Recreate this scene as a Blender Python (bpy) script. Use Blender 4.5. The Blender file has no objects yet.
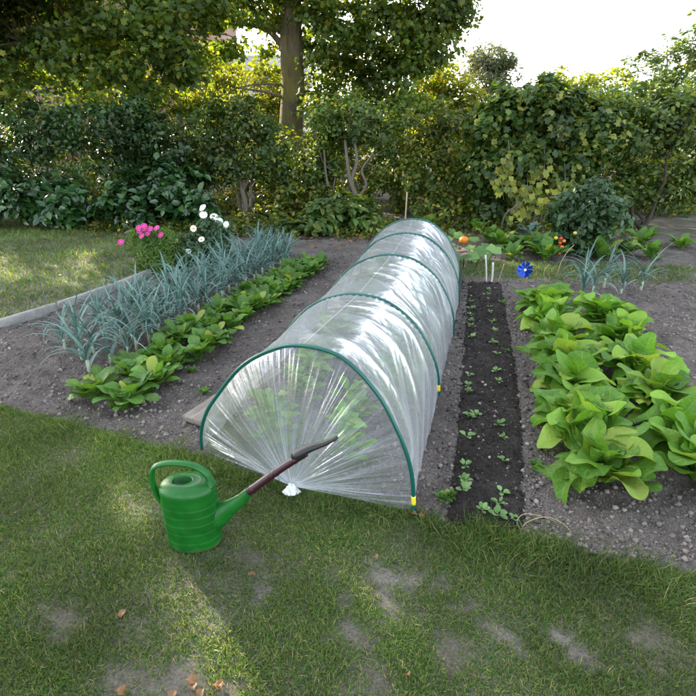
import bpy, math, random
import numpy as np
# ------------------------------------------------------------------ camera, sky, sun, exposure
SC = bpy.context.scene
COL = SC.collection
H, F, PITCH = 1.45, 500.0, math.radians(23.94)
cam = bpy.data.cameras.new('camera'); camo = bpy.data.objects.new('camera', cam); COL.objects.link(camo)
cam.sensor_width = 36; cam.sensor_fit = 'HORIZONTAL'; cam.lens = F / 696 * 36
cam.clip_start = .05; cam.clip_end = 1500
camo.location = (0, 0, H); camo.rotation_euler = (math.pi / 2 - PITCH, 0, 0)
SC.camera = camo
SUN_EL, SUN_AZ = math.radians(22), math.radians(-42)      # azimuth from +Y, clockwise towards +X
w = bpy.data.worlds.new('World'); SC.world = w; w.use_nodes = True
nt = w.node_tree; bg = nt.nodes['Background']
sky = nt.nodes.new('ShaderNodeTexSky'); sky.sky_type = 'NISHITA'; sky.sun_disc = False
sky.sun_elevation = SUN_EL; sky.sun_rotation = SUN_AZ
sky.dust_density = 2.0; sky.air_density = 1.0; sky.ozone_density = 1.0
hz_ = nt.nodes.new('ShaderNodeHueSaturation'); hz_.inputs['Saturation'].default_value = .42; nt.links.new(sky.outputs[0], hz_.inputs['Color']); nt.links.new(hz_.outputs[0], bg.inputs[0]); bg.inputs[1].default_value = 0.15
sl = bpy.data.lights.new('sun', 'SUN'); sl.energy = 3.4; sl.angle = math.radians(.6); sl.color = (1, .86, .66)
so = bpy.data.objects.new('sun', sl); COL.objects.link(so)
so.rotation_euler = (math.pi / 2 - SUN_EL, 0, math.pi - SUN_AZ)
so.location = (0, 0, 20)
SC.view_settings.view_transform = 'Standard'; SC.view_settings.look = 'None'
SC.view_settings.gamma = 1; SC.view_settings.exposure = 2.58; SC.view_settings.use_curve_mapping = False
SC.render.engine = 'CYCLES'
SC.cycles.transparent_max_bounces = 16; SC.cycles.max_bounces = 8
SC.cycles.use_denoising = True
SC.cycles.caustics_reflective = False; SC.cycles.caustics_refractive = False
rng = np.random.default_rng(7); random.seed(7)

# ------------------------------------------------------------------ surveying helpers (photo pixel -> ground point)
cP, sP = math.cos(PITCH), math.sin(PITCH)
def ray(px, py):
    u = (px - 348) / F; v = (348 - py) / F
    return np.array([u, cP + v * sP, -sP + v * cP])
def G(px, py, z=0):
    r = ray(px, py); return np.array([0, 0, H]) + r * ((z - H) / r[2])
def PY(px, py, Y):
    r = ray(px, py); return np.array([0, 0, H]) + r * (Y / r[1])

# ------------------------------------------------------------------ noise
_T = rng.random((32, 32, 32))
def vn(p):
    p = np.asarray(p, float); i = np.floor(p).astype(int); f = p - i; f = f * f * (3 - 2 * f)
    o = np.zeros(p.shape[:-1])
    for a in (0, 1):
        for b in (0, 1):
            for c in (0, 1):
                wgt = (f[..., 0] if a else 1 - f[..., 0]) * (f[..., 1] if b else 1 - f[..., 1]) * (f[..., 2] if c else 1 - f[..., 2])
                o += wgt * _T[(i[..., 0] + a) % 32, (i[..., 1] + b) % 32, (i[..., 2] + c) % 32]
    return o
def n2(x, y, s=1, z=0.):
    x = np.asarray(x, float); y = np.asarray(y, float)
    return vn(np.stack([x * s, y * s, np.full_like(x, z + .37)], -1))
def fbm(x, y, s=1, o=4, z=0.):
    t = 0; a = 1; n = 0
    for k in range(o):
        t = t + a * n2(x, y, s * 2 ** k, z + 5.3 * k); n += a; a *= .5
    return t / n

# ------------------------------------------------------------------ mesh helpers
def link(name, me, mat=None, parent=None, smooth=False):
    if mat is not None:
        for m in (mat if isinstance(mat, (list, tuple)) else [mat]): me.materials.append(m)
    if smooth: me.polygons.foreach_set('use_smooth', np.ones(len(me.polygons), bool))
    o = bpy.data.objects.new(name, me); COL.objects.link(o)
    if parent is not None: o.parent = parent
    return o
def npmesh(name, V, L, T, mi=None):
    """V verts, L flat loop indices, T loops per face"""
    me = bpy.data.meshes.new(name)
    V = np.asarray(V, np.float32); L = np.asarray(L, np.int32); T = np.asarray(T, np.int32)
    me.vertices.add(len(V)); me.vertices.foreach_set('co', V.ravel())
    me.loops.add(len(L)); me.loops.foreach_set('vertex_index', L)
    me.polygons.add(len(T))
    st = np.zeros(len(T), np.int32); st[1:] = np.cumsum(T)[:-1]
    me.polygons.foreach_set('loop_start', st); me.polygons.foreach_set('loop_total', T)
    if mi is not None: me.polygons.foreach_set('material_index', np.asarray(mi, np.int32))
    me.update(calc_edges=True)
    return me
class MB:
    def __init__(s): s.V = []; s.L = []; s.T = []; s.M = []; s.n = 0; s.A = []
    def add(s, V, faces, m=0, A=None):
        V = np.asarray(V, float).reshape(-1, 3)
        s.V.append(V); s.A.append(np.zeros((len(V), 2)) if A is None else A)
        for f in faces:
            s.L.extend([int(i) + s.n for i in f]); s.T.append(len(f)); s.M.append(m)
        s.n += len(V)
    def build(s, name, mat, parent=None, smooth=True):
        if not s.V: return None
        return link(name, npmesh(name, np.concatenate(s.V), s.L, s.T, s.M), mat, parent, smooth)
    def tube(s, path, rad, n=8, m=0, sq=(1, 1), cap=True, up=None):
        P = np.asarray(path, float); k = len(P)
        R = np.full(k, rad, float) if np.isscalar(rad) else np.asarray(rad, float)
        T = np.gradient(P, axis=0); T /= np.linalg.norm(T, axis=1)[:, None] + 1e-9
        u = np.array([0, 0, 1.]) if up is None else np.asarray(up, float)
        if abs(T[0] @ u) > .9 and up is None: u = np.array([1., 0, 0])
        V = []
        for i in range(k):
            u = u - T[i] * (u @ T[i]); u /= np.linalg.norm(u) + 1e-9
            v = np.cross(T[i], u)
            for j in range(n):
                a = 2 * math.pi * j / n
                V.append(P[i] + R[i] * (math.cos(a) * u * sq[0] + math.sin(a) * v * sq[1]))
        fs = [(i * n + j, i * n + (j + 1) % n, (i + 1) * n + (j + 1) % n, (i + 1) * n + j) for i in range(k - 1) for j in range(n)]
        if cap:
            fs.append(tuple(range(n - 1, -1, -1))); fs.append(tuple((k - 1) * n + j for j in range(n)))
        s.add(V, fs, m)
    def box(s, c, size, rz=0, m=0):
        x, y, z = np.array(size) / 2
        V = np.array([(a, b, d) for a in (-x, x) for b in (-y, y) for d in (-z, z)])
        ca, sa = math.cos(rz), math.sin(rz)
        V = V @ np.array([[ca, sa, 0], [-sa, ca, 0], [0, 0, 1]]) + np.array(c)
        s.add(V, [(0, 1, 3, 2), (4, 6, 7, 5), (0, 4, 5, 1), (2, 3, 7, 6), (0, 2, 6, 4), (1, 5, 7, 3)], m)
    def ball(s, c, r, nu=12, nv=8, m=0, f=None):
        V = []
        for i in range(nv + 1):
            a = math.pi * i / nv
            for j in range(nu):
                b = 2 * math.pi * j / nu
                d = np.array([math.sin(a) * math.cos(b), math.sin(a) * math.sin(b), math.cos(a)])
                q = 1 if f is None else f(a, b)
                V.append(np.array(c) + d * np.array(r) * q)
        s.add(V, [(i * nu + j, (i + 1) * nu + j, (i + 1) * nu + (j + 1) % nu, i * nu + (j + 1) % nu) for i in range(nv) for j in range(nu)], m)
def grid_faces(nu, nv, wrap=False):
    return [(i * nv + j, (i + 1) * nv + j, (i + 1) * nv + (j + 1) % nv, i * nv + (j + 1) % nv) for i in range(nu - 1) for j in range(nv if wrap else nv - 1)]
def spline(pts, n=24):
    P = np.asarray(pts, float); k = len(P)
    Q = np.vstack([2 * P[0] - P[1], P, 2 * P[-1] - P[-2]])
    out = []
    for t in np.linspace(0, k - 1 - 1e-6, n):
        i = int(t); f = t - i; a, b, c, d = Q[i], Q[i + 1], Q[i + 2], Q[i + 3]
        out.append(.5 * ((2 * b) + (c - a) * f + (2 * a - 5 * b + 4 * c - d) * f * f + (3 * b - a - 3 * c + d) * f ** 3))
    return np.array(out)
def scatter(name, tmpl, pos, nrm, yaw, scale, extra=None):
    """tmpl=(verts, faces): one small shape copied to each pos; its +Z turned to nrm, spun by yaw"""
    TV, TF = tmpl; TV = np.asarray(TV, float)
    N = len(pos); n = nrm / (np.linalg.norm(nrm, axis=1)[:, None] + 1e-9)
    ref = np.where(np.abs(n[:, 2:3]) > .9, np.array([[1., 0, 0]]), np.array([[0, 0, 1.]]))
    a = np.cross(ref, n); a /= np.linalg.norm(a, axis=1)[:, None]; b = np.cross(n, a)
    c, s_ = np.cos(yaw)[:, None], np.sin(yaw)[:, None]
    X = a * c + b * s_; Y = -a * s_ + b * c
    sc = np.asarray(scale, float)
    if sc.ndim == 1: sc = np.repeat(sc[:, None], 3, 1)
    W = (TV[None, :, 0:1] * sc[:, None, 0:1] * X[:, None] + TV[None, :, 1:2] * sc[:, None, 1:2] * Y[:, None] + TV[None, :, 2:3] * sc[:, None, 2:3] * n[:, None]) + pos[:, None]
    k = len(TV)
    fl = np.concatenate([np.asarray(f) for f in TF]); ft = np.array([len(f) for f in TF])
    Lp = (fl[None] + (np.arange(N) * k)[:, None]).ravel()
    return W.reshape(-1, 3), Lp, np.tile(ft, N)
def scat_obj(name, tmpl, pos, nrm, yaw, scale, mat, parent=None, smooth=False):
    V, L, T = scatter(name, tmpl, pos, nrm, yaw, scale)
    return link(name, npmesh(name, V, L, T), mat, parent, smooth)
def rdir(n, up=0., r=rng):
    d = r.normal(size=(n, 3)); d /= np.linalg.norm(d, axis=1)[:, None]; d[:, 2] += up
    return d
def tag(o, label=None, cat=None, group=None, kind=None):
    if label: o['label'] = label
    if cat: o['category'] = cat
    if group: o['group'] = group
    if kind: o['kind'] = kind
    return o
def thing(name, loc, label, cat, group=None, rz=0):
    o = bpy.data.objects.new(name, None); COL.objects.link(o); o.empty_display_size = .1
    o.location = loc; o.rotation_euler = (0, 0, rz)
    return tag(o, label, cat, group)
def copy_tree(o, parent=None):
    c = o.copy(); COL.objects.link(c); c.parent = parent
    for ch in [q for q in KIDS.get(o.name, [])]: copy_tree(ch, c)
    return c
KIDS = {}
ORD = ['first', 'second', 'third', 'fourth', 'fifth', 'sixth', 'seventh', 'eighth', 'ninth', 'tenth', 'eleventh', 'twelfth', 'thirteenth', 'fourteenth', 'fifteenth', 'sixteenth', 'seventeenth', 'eighteenth', 'nineteenth', 'twentieth', 'twenty-first', 'twenty-second', 'twenty-third', 'twenty-fourth', 'twenty-fifth', 'twenty-sixth', 'twenty-seventh', 'twenty-eighth']

# ------------------------------------------------------------------ materials
def mat(name, base=(.5, .5, .5), rough=.6, spec=.5, metal=0.):
    m = bpy.data.materials.new(name); m.use_nodes = True
    b = m.node_tree.nodes['Principled BSDF']
    b.inputs['Base Color'].default_value = (*base, 1); b.inputs['Roughness'].default_value = rough
    b.inputs['Specular IOR Level'].default_value = spec; b.inputs['Metallic'].default_value = metal
    return m
def N(m, t, **k):
    n = m.node_tree.nodes.new(t)
    for a, b in k.items(): setattr(n, a, b)
    return n
def LK(m, a, b): m.node_tree.links.new(a, b)
def ramp(m, fac, stops):
    r = N(m, 'ShaderNodeValToRGB'); LK(m, fac, r.inputs[0])
    e = r.color_ramp.elements
    while len(e) < len(stops): e.new(.5)
    for q, (p, c) in zip(e, stops): q.position = p; q.color = (*c, 1)
    return r.outputs[0]
def noise(m, scale, detail=4, rough=.55, dist=0., vec=None):
    n = N(m, 'ShaderNodeTexNoise'); n.inputs['Scale'].default_value = scale; n.inputs['Detail'].default_value = detail
    n.inputs['Roughness'].default_value = rough; n.inputs['Distortion'].default_value = dist
    if vec is None:
        tc = N(m, 'ShaderNodeTexCoord'); vec = tc.outputs['Object']
    LK(m, vec, n.inputs['Vector']); return n.outputs['Fac']
def bump(m, fac, strength, dist, bsdf=None, prev=None):
    b = N(m, 'ShaderNodeBump'); b.inputs['Strength'].default_value = strength; b.inputs['Distance'].default_value = dist
    LK(m, fac, b.inputs['Height'])
    if prev is not None: LK(m, prev, b.inputs['Normal'])
    if bsdf is not None: LK(m, b.outputs[0], bsdf.inputs['Normal'])
    return b.outputs[0]
def mixc(m, fac, a, b, mode='MIX'):
    x = N(m, 'ShaderNodeMix', data_type='RGBA', blend_type=mode)
    for s, v in ((x.inputs[0], fac), (x.inputs[6], a), (x.inputs[7], b)):
        if hasattr(v, 'links'): LK(m, v, s)
        elif isinstance(v, (int, float)): s.default_value = v
        else: s.default_value = (*v, 1)
    return x.outputs[2]
def leafmat(name, stops, trans=.38, rough=.45, spec=.45, var=1.5, tcol=(1.5, 1.35, .5), nscale=14, veins=None):
    """two-sided leaf: each leaf its own tone, light passes through it"""
    m = mat(name, rough=rough, spec=spec); b = m.node_tree.nodes['Principled BSDF']
    g = N(m, 'ShaderNodeNewGeometry')
    c = ramp(m, g.outputs['Random Per Island'], stops)
    ob = N(m, 'ShaderNodeObjectInfo')
    k = noise(m, var, 2)
    hs = N(m, 'ShaderNodeHueSaturation'); LK(m, c, hs.inputs['Color'])
    mr = N(m, 'ShaderNodeMapRange'); LK(m, k, mr.inputs[0]); mr.inputs[1].default_value = .3; mr.inputs[2].default_value = .7
    mr.inputs[3].default_value = .6; mr.inputs[4].default_value = 1.45
    mo = N(m, 'ShaderNodeMath', operation='MULTIPLY_ADD'); LK(m, ob.outputs['Random'], mo.inputs[0]); mo.inputs[1].default_value = .35; mo.inputs[2].default_value = .82
    mm = N(m, 'ShaderNodeMath', operation='MULTIPLY'); LK(m, mr.outputs[0], mm.inputs[0]); LK(m, mo.outputs[0], mm.inputs[1])
    LK(m, mm.outputs[0], hs.inputs['Value'])
    col = hs.outputs[0]
    if veins:
        def mth(op, a, b_=0., c_=0.):
            q = N(m, 'ShaderNodeMath', operation=op)
            for s_, v_ in zip(q.inputs, (a, b_, c_)):
                if hasattr(v_, 'links'): LK(m, v_, s_)
                else: s_.default_value = v_
            return q.outputs[0]
        al = N(m, 'ShaderNodeAttribute'); al.attribute_name = 'along'; ac = N(m, 'ShaderNodeAttribute'); ac.attribute_name = 'across'
        ab = mth('ABSOLUTE', ac.outputs['Fac']); fr = mth('FRACT', mth('MULTIPLY_ADD', ab, -1.3, mth('MULTIPLY', al.outputs['Fac'], 8.)))
        side = mth('SUBTRACT', 1., mth('MULTIPLY', mth('ABSOLUTE', mth('SUBTRACT', fr, .5)), 9.)); side = mth('MULTIPLY', mth('MAXIMUM', side, 0.), .55)
        mid = mth('MAXIMUM', mth('SUBTRACT', 1., mth('MULTIPLY', ab, 11.)), 0.); vf = mth('MAXIMUM', side, mid)
        mm_ = mth('MULTIPLY', vf, .38); col = mixc(m, mm_, col, (.30, .42, .14))
    LK(m, col, b.inputs['Base Color'])
    nb = bump(m, noise(m, nscale, 3), .25, .02, None if veins else b)
    if veins:
        vo = N(m, 'ShaderNodeTexVoronoi'); vo.inputs['Scale'].default_value = veins; tc_ = N(m, 'ShaderNodeTexCoord'); LK(m, tc_.outputs['Object'], vo.inputs['Vector'])
        nb = bump(m, vo.outputs['Distance'], .4, .006, None, nb); bump(m, vf, -.5, .004, b, nb)
    t = N(m, 'ShaderNodeBsdfTranslucent'); LK(m, mixc(m, 1., col, tcol, 'MULTIPLY'), t.inputs[0])
    mx = N(m, 'ShaderNodeMixShader'); mx.inputs[0].default_value = trans
    LK(m, b.outputs[0], mx.inputs[1]); LK(m, t.outputs[0], mx.inputs[2])
    LK(m, mx.outputs[0], m.node_tree.nodes['Material Output'].inputs[0])
    return m
def soilmat(name, dark, mid, pale, chips=0.):
    m = mat(name, rough=.95, spec=.2); b = m.node_tree.nodes['Principled BSDF']
    c = ramp(m, noise(m, 3.1, 8, .7), [(.3, dark), (.52, mid), (.78, pale)])
    f = ramp(m, noise(m, 150, 3, .7), [(.3, (.55, .55, .55)), (.7, (1.4, 1.4, 1.4))])
    c = mixc(m, 1., c, f, 'MULTIPLY')
    v = N(m, 'ShaderNodeTexVoronoi'); v.inputs['Scale'].default_value = 75
    tc = N(m, 'ShaderNodeTexCoord'); LK(m, tc.outputs['Object'], v.inputs['Vector'])
    q = ramp(m, v.outputs['Color'], [(.0, (.75, .75, .75)), (1, (1.25, 1.25, 1.25))])
    c = mixc(m, 1., c, q, 'MULTIPLY')
    LK(m, c, b.inputs['Base Color'])
    p = bump(m, noise(m, 30, 8, .75), .9, .03); p = bump(m, v.outputs['Distance'], .5, .01, None, p)
    bump(m, noise(m, 260, 3, .7), .6, .004, b, p)
    return m
M_soil = soilmat('garden_soil', (.095, .082, .075), (.160, .138, .122), (.25, .222, .20))
M_dark = soilmat('seed_compost', (.020, .017, .014), (.038, .032, .028), (.085, .074, .066))
M_crumb = leafmat('soil_crumbs', [(0, (.08, .068, .06)), (.7, (.17, .148, .134)), (.985, (.20, .175, .158)), (1, (.34, .31, .28))], trans=0., rough=.95, spec=.2)
M_dcrumb = leafmat('compost_crumbs', [(0, (.014, .012, .01)), (.7, (.045, .038, .033)), (.93, (.11, .09, .075)), (1, (.42, .38, .32))], trans=0., rough=.95, spec=.2)
# lawn ground: thatch and bare earth
M_gnd = mat('lawn_earth', rough=.95, spec=.2)
_b = M_gnd.node_tree.nodes['Principled BSDF']
_c = ramp(M_gnd, noise(M_gnd, 2.2, 8, .7), [(.3, (.07, .075, .04)), (.5, (.13, .12, .09)), (.68, (.25, .225, .205))])
_f = ramp(M_gnd, noise(M_gnd, 120, 4, .7), [(.3, (.5, .5, .5)), (.7, (1.4, 1.4, 1.4))])
LK(M_gnd, mixc(M_gnd, 1., _c, _f, 'MULTIPLY'), _b.inputs['Base Color'])
bump(M_gnd, noise(M_gnd, 70, 8, .75), .8, .02, _b)
M_grass = leafmat('grass', [(0, (.035, .095, .014)), (.5, (.075, .155, .022)), (.82, (.14, .21, .035)), (.94, (.24, .24, .07)), (1, (.40, .34, .18))], trans=.32, rough=.5, var=1.3)
M_bark = mat('bark', rough=.9, spec=.2); _b = M_bark.node_tree.nodes['Principled BSDF']
_tc = N(M_bark, 'ShaderNodeTexCoord'); _mp = N(M_bark, 'ShaderNodeMapping'); LK(M_bark, _tc.outputs['Object'], _mp.inputs[0]); _mp.inputs['Scale'].default_value = (1, 1, .22)
_c = ramp(M_bark, noise(M_bark, 9, 7, .65, vec=_mp.outputs[0]), [(.3, (.07, .055, .036)), (.55, (.15, .12, .075)), (.75, (.23, .19, .12))])
_c = mixc(M_bark, ramp(M_bark, noise(M_bark, 2.3, 4), [(.48, (0, 0, 0)), (.62, (.75, .75, .75))]), _c, (.16, .15, .03))
LK(M_bark, _c, _b.inputs['Base Color']); bump(M_bark, noise(M_bark, 22, 6, .7, vec=_mp.outputs[0]), .9, .05, _b)
M_twig = mat('grey_stems', (.13, .112, .088), .85, .2); bump(M_twig, noise(M_twig, 60, 4), .5, .01, M_twig.node_tree.nodes['Principled BSDF'])
M_dtwig = mat('dark_stems', (.055, .045, .035), .9, .2)
M_maple = leafmat('maple_leaves', [(0, (.035, .07, .014)), (.5, (.07, .125, .024)), (.85, (.13, .185, .03)), (1, (.24, .23, .035))], trans=.52, var=.7, tcol=(2.0, 1.7, .4))
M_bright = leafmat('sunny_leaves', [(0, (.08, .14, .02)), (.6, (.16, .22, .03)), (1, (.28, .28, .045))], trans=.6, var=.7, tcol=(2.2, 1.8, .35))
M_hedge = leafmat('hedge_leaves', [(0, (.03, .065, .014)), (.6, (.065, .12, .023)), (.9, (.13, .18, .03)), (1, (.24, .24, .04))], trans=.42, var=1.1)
M_ivy = leafmat('dark_evergreen_leaves', [(0, (.016, .045, .013)), (.7, (.038, .09, .022)), (1, (.075, .135, .03))], trans=.2, rough=.35, var=1.2)
M_laurel = leafmat('laurel_leaves', [(0, (.014, .045, .014)), (.6, (.03, .085, .024)), (1, (.065, .14, .035))], trans=.15, rough=.24, spec=.7, var=1.5)
M_mix = leafmat('yellowing_leaves', [(0, (.04, .085, .016)), (.5, (.09, .15, .022)), (.8, (.19, .22, .03)), (.95, (.33, .30, .05)), (1, (.35, .20, .06))], trans=.5, var=1.0)
M_vine = leafmat('vine_leaves', [(0, (.025, .06, .014)), (.5, (.055, .115, .022)), (.8, (.12, .18, .03)), (1, (.28, .29, .05))], trans=.38, var=.9)
M_yvine = leafmat('yellow_vine_leaves', [(0, (.12, .18, .025)), (1, (.34, .34, .05))], trans=.42, var=1.4)
M_willow = leafmat('willow_leaves', [(0, (.07, .095, .05)), (1, (.15, .17, .09))], trans=.4)
M_rhodo = leafmat('pale_shrub_leaves', [(0, (.05, .11, .02)), (.7, (.09, .17, .03)), (1, (.2, .24, .05))], trans=.35, var=1.4)
M_leek = leafmat('leek_leaves', [(0, (.085, .17, .15)), (.7, (.14, .25, .215)), (1, (.24, .36, .31))], trans=.15, rough=.5, tcol=(1, 1.1, .8))
M_radish = leafmat('radish_leaves', [(0, (.06, .16, .025)), (.7, (.11, .25, .04)), (.93, (.17, .32, .055)), (1, (.38, .42, .07))], trans=.36, rough=.46, spec=.35, veins=110)
M_seed = leafmat('seedling_leaves', [(0, (.10, .22, .05)), (1, (.22, .36, .13))], trans=.3, rough=.5)
M_lett = leafmat('lettuce_leaves', [(0, (.095, .24, .025)), (.6, (.15, .32, .035)), (.9, (.22, .39, .05)), (1, (.33, .43, .07))], trans=.36, rough=.5, spec=.3, nscale=40, veins=85)
M_feather = leafmat('feathery_leaves', [(0, (.07, .16, .02)), (1, (.15, .25, .04))], trans=.35)
M_dahlia = leafmat('flower_foliage', [(0, (.035, .085, .035)), (1, (.08, .15, .06))], trans=.3)
M_squash = leafmat('squash_leaves', [(0, (.05, .12, .03)), (1, (.13, .24, .06))], trans=.35)
M_glauc = leafmat('glaucous_leaves', [(0, (.07, .14, .11)), (1, (.13, .22, .17))], trans=.15)
M_brown = leafmat('dead_leaves', [(0, (.09, .045, .02)), (.6, (.20, .10, .04)), (1, (.34, .22, .10))], trans=.2, tcol=(1.2, 1, .6))
M_wht = mat('white_petals', (.8, .8, .78), .6); M_pink = mat('pink_petals', (.48, .02, .22), .5); M_yel = mat('flower_centre', (.6, .42, .04), .7)
M_hoop = mat('hoop_green', (.003, .085, .065), .3, .55)
M_ylab = mat('yellow_sticker', (.75, .62, .03), .45)
M_can = mat('can_green', (.008, .205, .014), .36, .45); _b = M_can.node_tree.nodes['Principled BSDF']
_c = ramp(M_can, noise(M_can, 14, 5, .6), [(.35, (.003, .080, .008)), (.65, (.005, .118, .011))])
_g = N(M_can, 'ShaderNodeSeparateXYZ'); _tc = N(M_can, 'ShaderNodeTexCoord'); LK(M_can, _tc.outputs['Object'], _g.inputs[0])
_q = N(M_can, 'ShaderNodeMath', operation='MULTIPLY_ADD'); LK(M_can, _g.outputs[2], _q.inputs[0]); _q.inputs[1].default_value = -9.; LK(M_can, noise(M_can, 26, 6, .75), _q.inputs[2])
_c = mixc(M_can, ramp(M_can, _q.outputs[0], [(.28, (0, 0, 0)), (.60, (.75, .75, .75))]), _c, (.12, .10, .06))
LK(M_can, mixc(M_can, ramp(M_can, noise(M_can, 38, 6, .8), [(.66, (0, 0, 0)), (.8, (.35, .35, .35))]), _c, (.10, .12, .05)), _b.inputs['Base Color'])
LK(M_can, ramp(M_can, noise(M_can, 30, 4), [(.3, (.30, .30, .30)), (.7, (.5, .5, .5))]), _b.inputs['Roughness'])
bump(M_can, noise(M_can, 90, 3), .12, .004, _b)
M_maroon = mat('maroon_plastic', (.028, .004, .010), .38, .5); M_black = mat('black_plastic', (.014, .014, .014), .42, .5)
bump(M_black, noise(M_black, 120, 3), .2, .003, M_black.node_tree.nodes['Principled BSDF'])
M_wood = mat('grey_wood', rough=.85, spec=.2); _b = M_wood.node_tree.nodes['Principled BSDF']
_tc = N(M_wood, 'ShaderNodeTexCoord'); _mp = N(M_wood, 'ShaderNodeMapping'); LK(M_wood, _tc.outputs['Object'], _mp.inputs[0]); _mp.inputs['Scale'].default_value = (12, 1, 12)
LK(M_wood, ramp(M_wood, noise(M_wood, 6, 6, .6, vec=_mp.outputs[0]), [(.3, (.14, .12, .10)), (.7, (.30, .27, .23))]), _b.inputs['Base Color'])
bump(M_wood, noise(M_wood, 10, 6, .7, vec=_mp.outputs[0]), .6, .01, _b)
M_conc = mat('concrete', rough=.9, spec=.2); _b = M_conc.node_tree.nodes['Principled BSDF']
LK(M_conc, ramp(M_conc, noise(M_conc, 14, 7, .7), [(.3, (.17, .165, .15)), (.7, (.33, .32, .30))]), _b.inputs['Base Color']); bump(M_conc, noise(M_conc, 60, 6), .5, .01, _b)
M_stake = mat('white_stake', (.62, .6, .55), .6); M_cane = mat('bamboo', (.34, .27, .15), .7)
M_blue = mat('blue_foil', (.006, .06, .45), .22, .6, .35); M_orange = mat('pumpkin_skin', (.62, .20, .01), .4); M_red = mat('tomato_red', (.55, .035, .01), .2); M_ora2 = mat('tomato_orange', (.7, .22, .02), .25)
M_brick = mat('brick', rough=.85, spec=.2); _b = M_brick.node_tree.nodes['Principled BSDF']
_br = N(M_brick, 'ShaderNodeTexBrick'); _tc = N(M_brick, 'ShaderNodeTexCoord'); _mp = N(M_brick, 'ShaderNodeMapping'); _mp.inputs['Rotation'].default_value = (math.pi / 2, 0, 0)
LK(M_brick, _tc.outputs['Object'], _mp.inputs[0]); LK(M_brick, _mp.outputs[0], _br.inputs['Vector'])
_br.inputs['Scale'].default_value = 4.5; _br.inputs['Color1'].default_value = (.27, .15, .10, 1); _br.inputs['Color2'].default_value = (.36, .21, .14, 1); _br.inputs['Mortar'].default_value = (.35, .32, .28, 1)
LK(M_brick, _br.outputs['Color'], _b.inputs['Base Color'])
M_tile = mat('roof_tiles', rough=.8, spec=.2); _b = M_tile.node_tree.nodes['Principled BSDF']
_wv = N(M_tile, 'ShaderNodeTexWave'); _wv.inputs['Scale'].default_value = 4.; _wv.bands_direction = 'Y'; _tc = N(M_tile, 'ShaderNodeTexCoord'); LK(M_tile, _tc.outputs['Object'], _wv.inputs[0])
LK(M_tile, ramp(M_tile, _wv.outputs['Fac'], [(0, (.30, .28, .26)), (1, (.40, .38, .36))]), _b.inputs['Base Color'])
M_pale = mat('pale_render', (.55, .52, .47), .8); M_door = mat('red_brown_paint', (.26, .07, .04), .6); M_white = mat('white_paint', (.75, .75, .72), .5); M_glass = mat('dark_window_glass', (.03, .035, .04), .08, .6)

# plastic film
def filmmat(name, milk, streak, gloss, rough):
    m = bpy.data.materials.new(name); m.use_nodes = True; t = m.node_tree; t.nodes.remove(t.nodes['Principled BSDF'])
    tr = N(m, 'ShaderNodeBsdfTransparent'); tr.inputs[0].default_value = (.94, .96, .98, 1)
    df = N(m, 'ShaderNodeBsdfDiffuse'); df.inputs[0].default_value = (.72, .77, .83, 1)
    tl = N(m, 'ShaderNodeBsdfTranslucent'); tl.inputs[0].default_value = (.80, .84, .88, 1)
    a = N(m, 'ShaderNodeMixShader'); a.inputs[0].default_value = .5; LK(m, df.outputs[0], a.inputs[1]); LK(m, tl.outputs[0], a.inputs[2])
    at = N(m, 'ShaderNodeAttribute'); at.attribute_name = 'gather'
    s = N(m, 'ShaderNodeMath', operation='MULTIPLY_ADD'); LK(m, at.outputs['Fac'], s.inputs[0]); s.inputs[1].default_value = streak; s.inputs[2].default_value = milk
    s.use_clamp = True
    b = N(m, 'ShaderNodeMixShader'); LK(m, s.outputs[0], b.inputs[0]); LK(m, tr.outputs[0], b.inputs[1]); LK(m, a.outputs[0], b.inputs[2])
    gl = N(m, 'ShaderNodeBsdfGlossy'); gl.inputs['Roughness'].default_value = rough; gl.inputs[0].default_value = (1, 1, 1, 1)
    nb = bump(m, noise(m, 16, 4, .6, .6), .2, .012); LK(m, nb, gl.inputs['Normal'])
    fr = N(m, 'ShaderNodeFresnel'); fr.inputs[0].default_value = 1.52; LK(m, nb, fr.inputs['Normal'])
    fm = N(m, 'ShaderNodeMath', operation='MULTIPLY'); LK(m, fr.outputs[0], fm.inputs[0]); fm.inputs[1].default_value = gloss; fm.use_clamp = True
    c = N(m, 'ShaderNodeMixShader'); LK(m, fm.outputs[0], c.inputs[0]); LK(m, b.outputs[0], c.inputs[1]); LK(m, gl.outputs[0], c.inputs[2])
    LK(m, c.outputs[0], t.nodes['Material Output'].inputs[0])
    return m
M_film = filmmat('plastic_film', .235, .66, .42, .23)
M_front = filmmat('plastic_film_end', .10, .72, .48, .24)

# ------------------------------------------------------------------ regions on the ground (surveyed)
def poly(pts): return np.array([G(*p)[:2] for p in pts])
def sdist(P, pts):
    """signed distance to polygon, positive inside"""
    x, y = P[:, 0], P[:, 1]; ins = np.zeros(len(P), bool); d = np.full(len(P), 1e9)
    for i in range(len(pts)):
        a, b = pts[i], pts[(i + 1) % len(pts)]
        c = ((a[1] > y) != (b[1] > y)) & (x < (b[0] - a[0]) * (y - a[1]) / (b[1] - a[1] + 1e-12) + a[0]); ins ^= c
        e = b - a; t = np.clip(((x - a[0]) * e[0] + (y - a[1]) * e[1]) / (e @ e + 1e-12), 0, 1)
        d = np.minimum(d, np.hypot(x - a[0] - t * e[0], y - a[1] - t * e[1]))
    return np.where(ins, d, -d)
SOIL = poly([(-160, 420), (0, 408), (60, 422), (116, 436), (150, 447), (202, 458), (250, 474), (293, 487), (350, 500), (413, 512), (450, 528), (500, 534), (540, 546), (600, 562), (720, 580), (900, 560), (900, 235), (560, 236), (440, 240), (300, 234), (215, 240), (190, 262), (165, 275), (116, 292), (0, 325), (-160, 372)])
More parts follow.
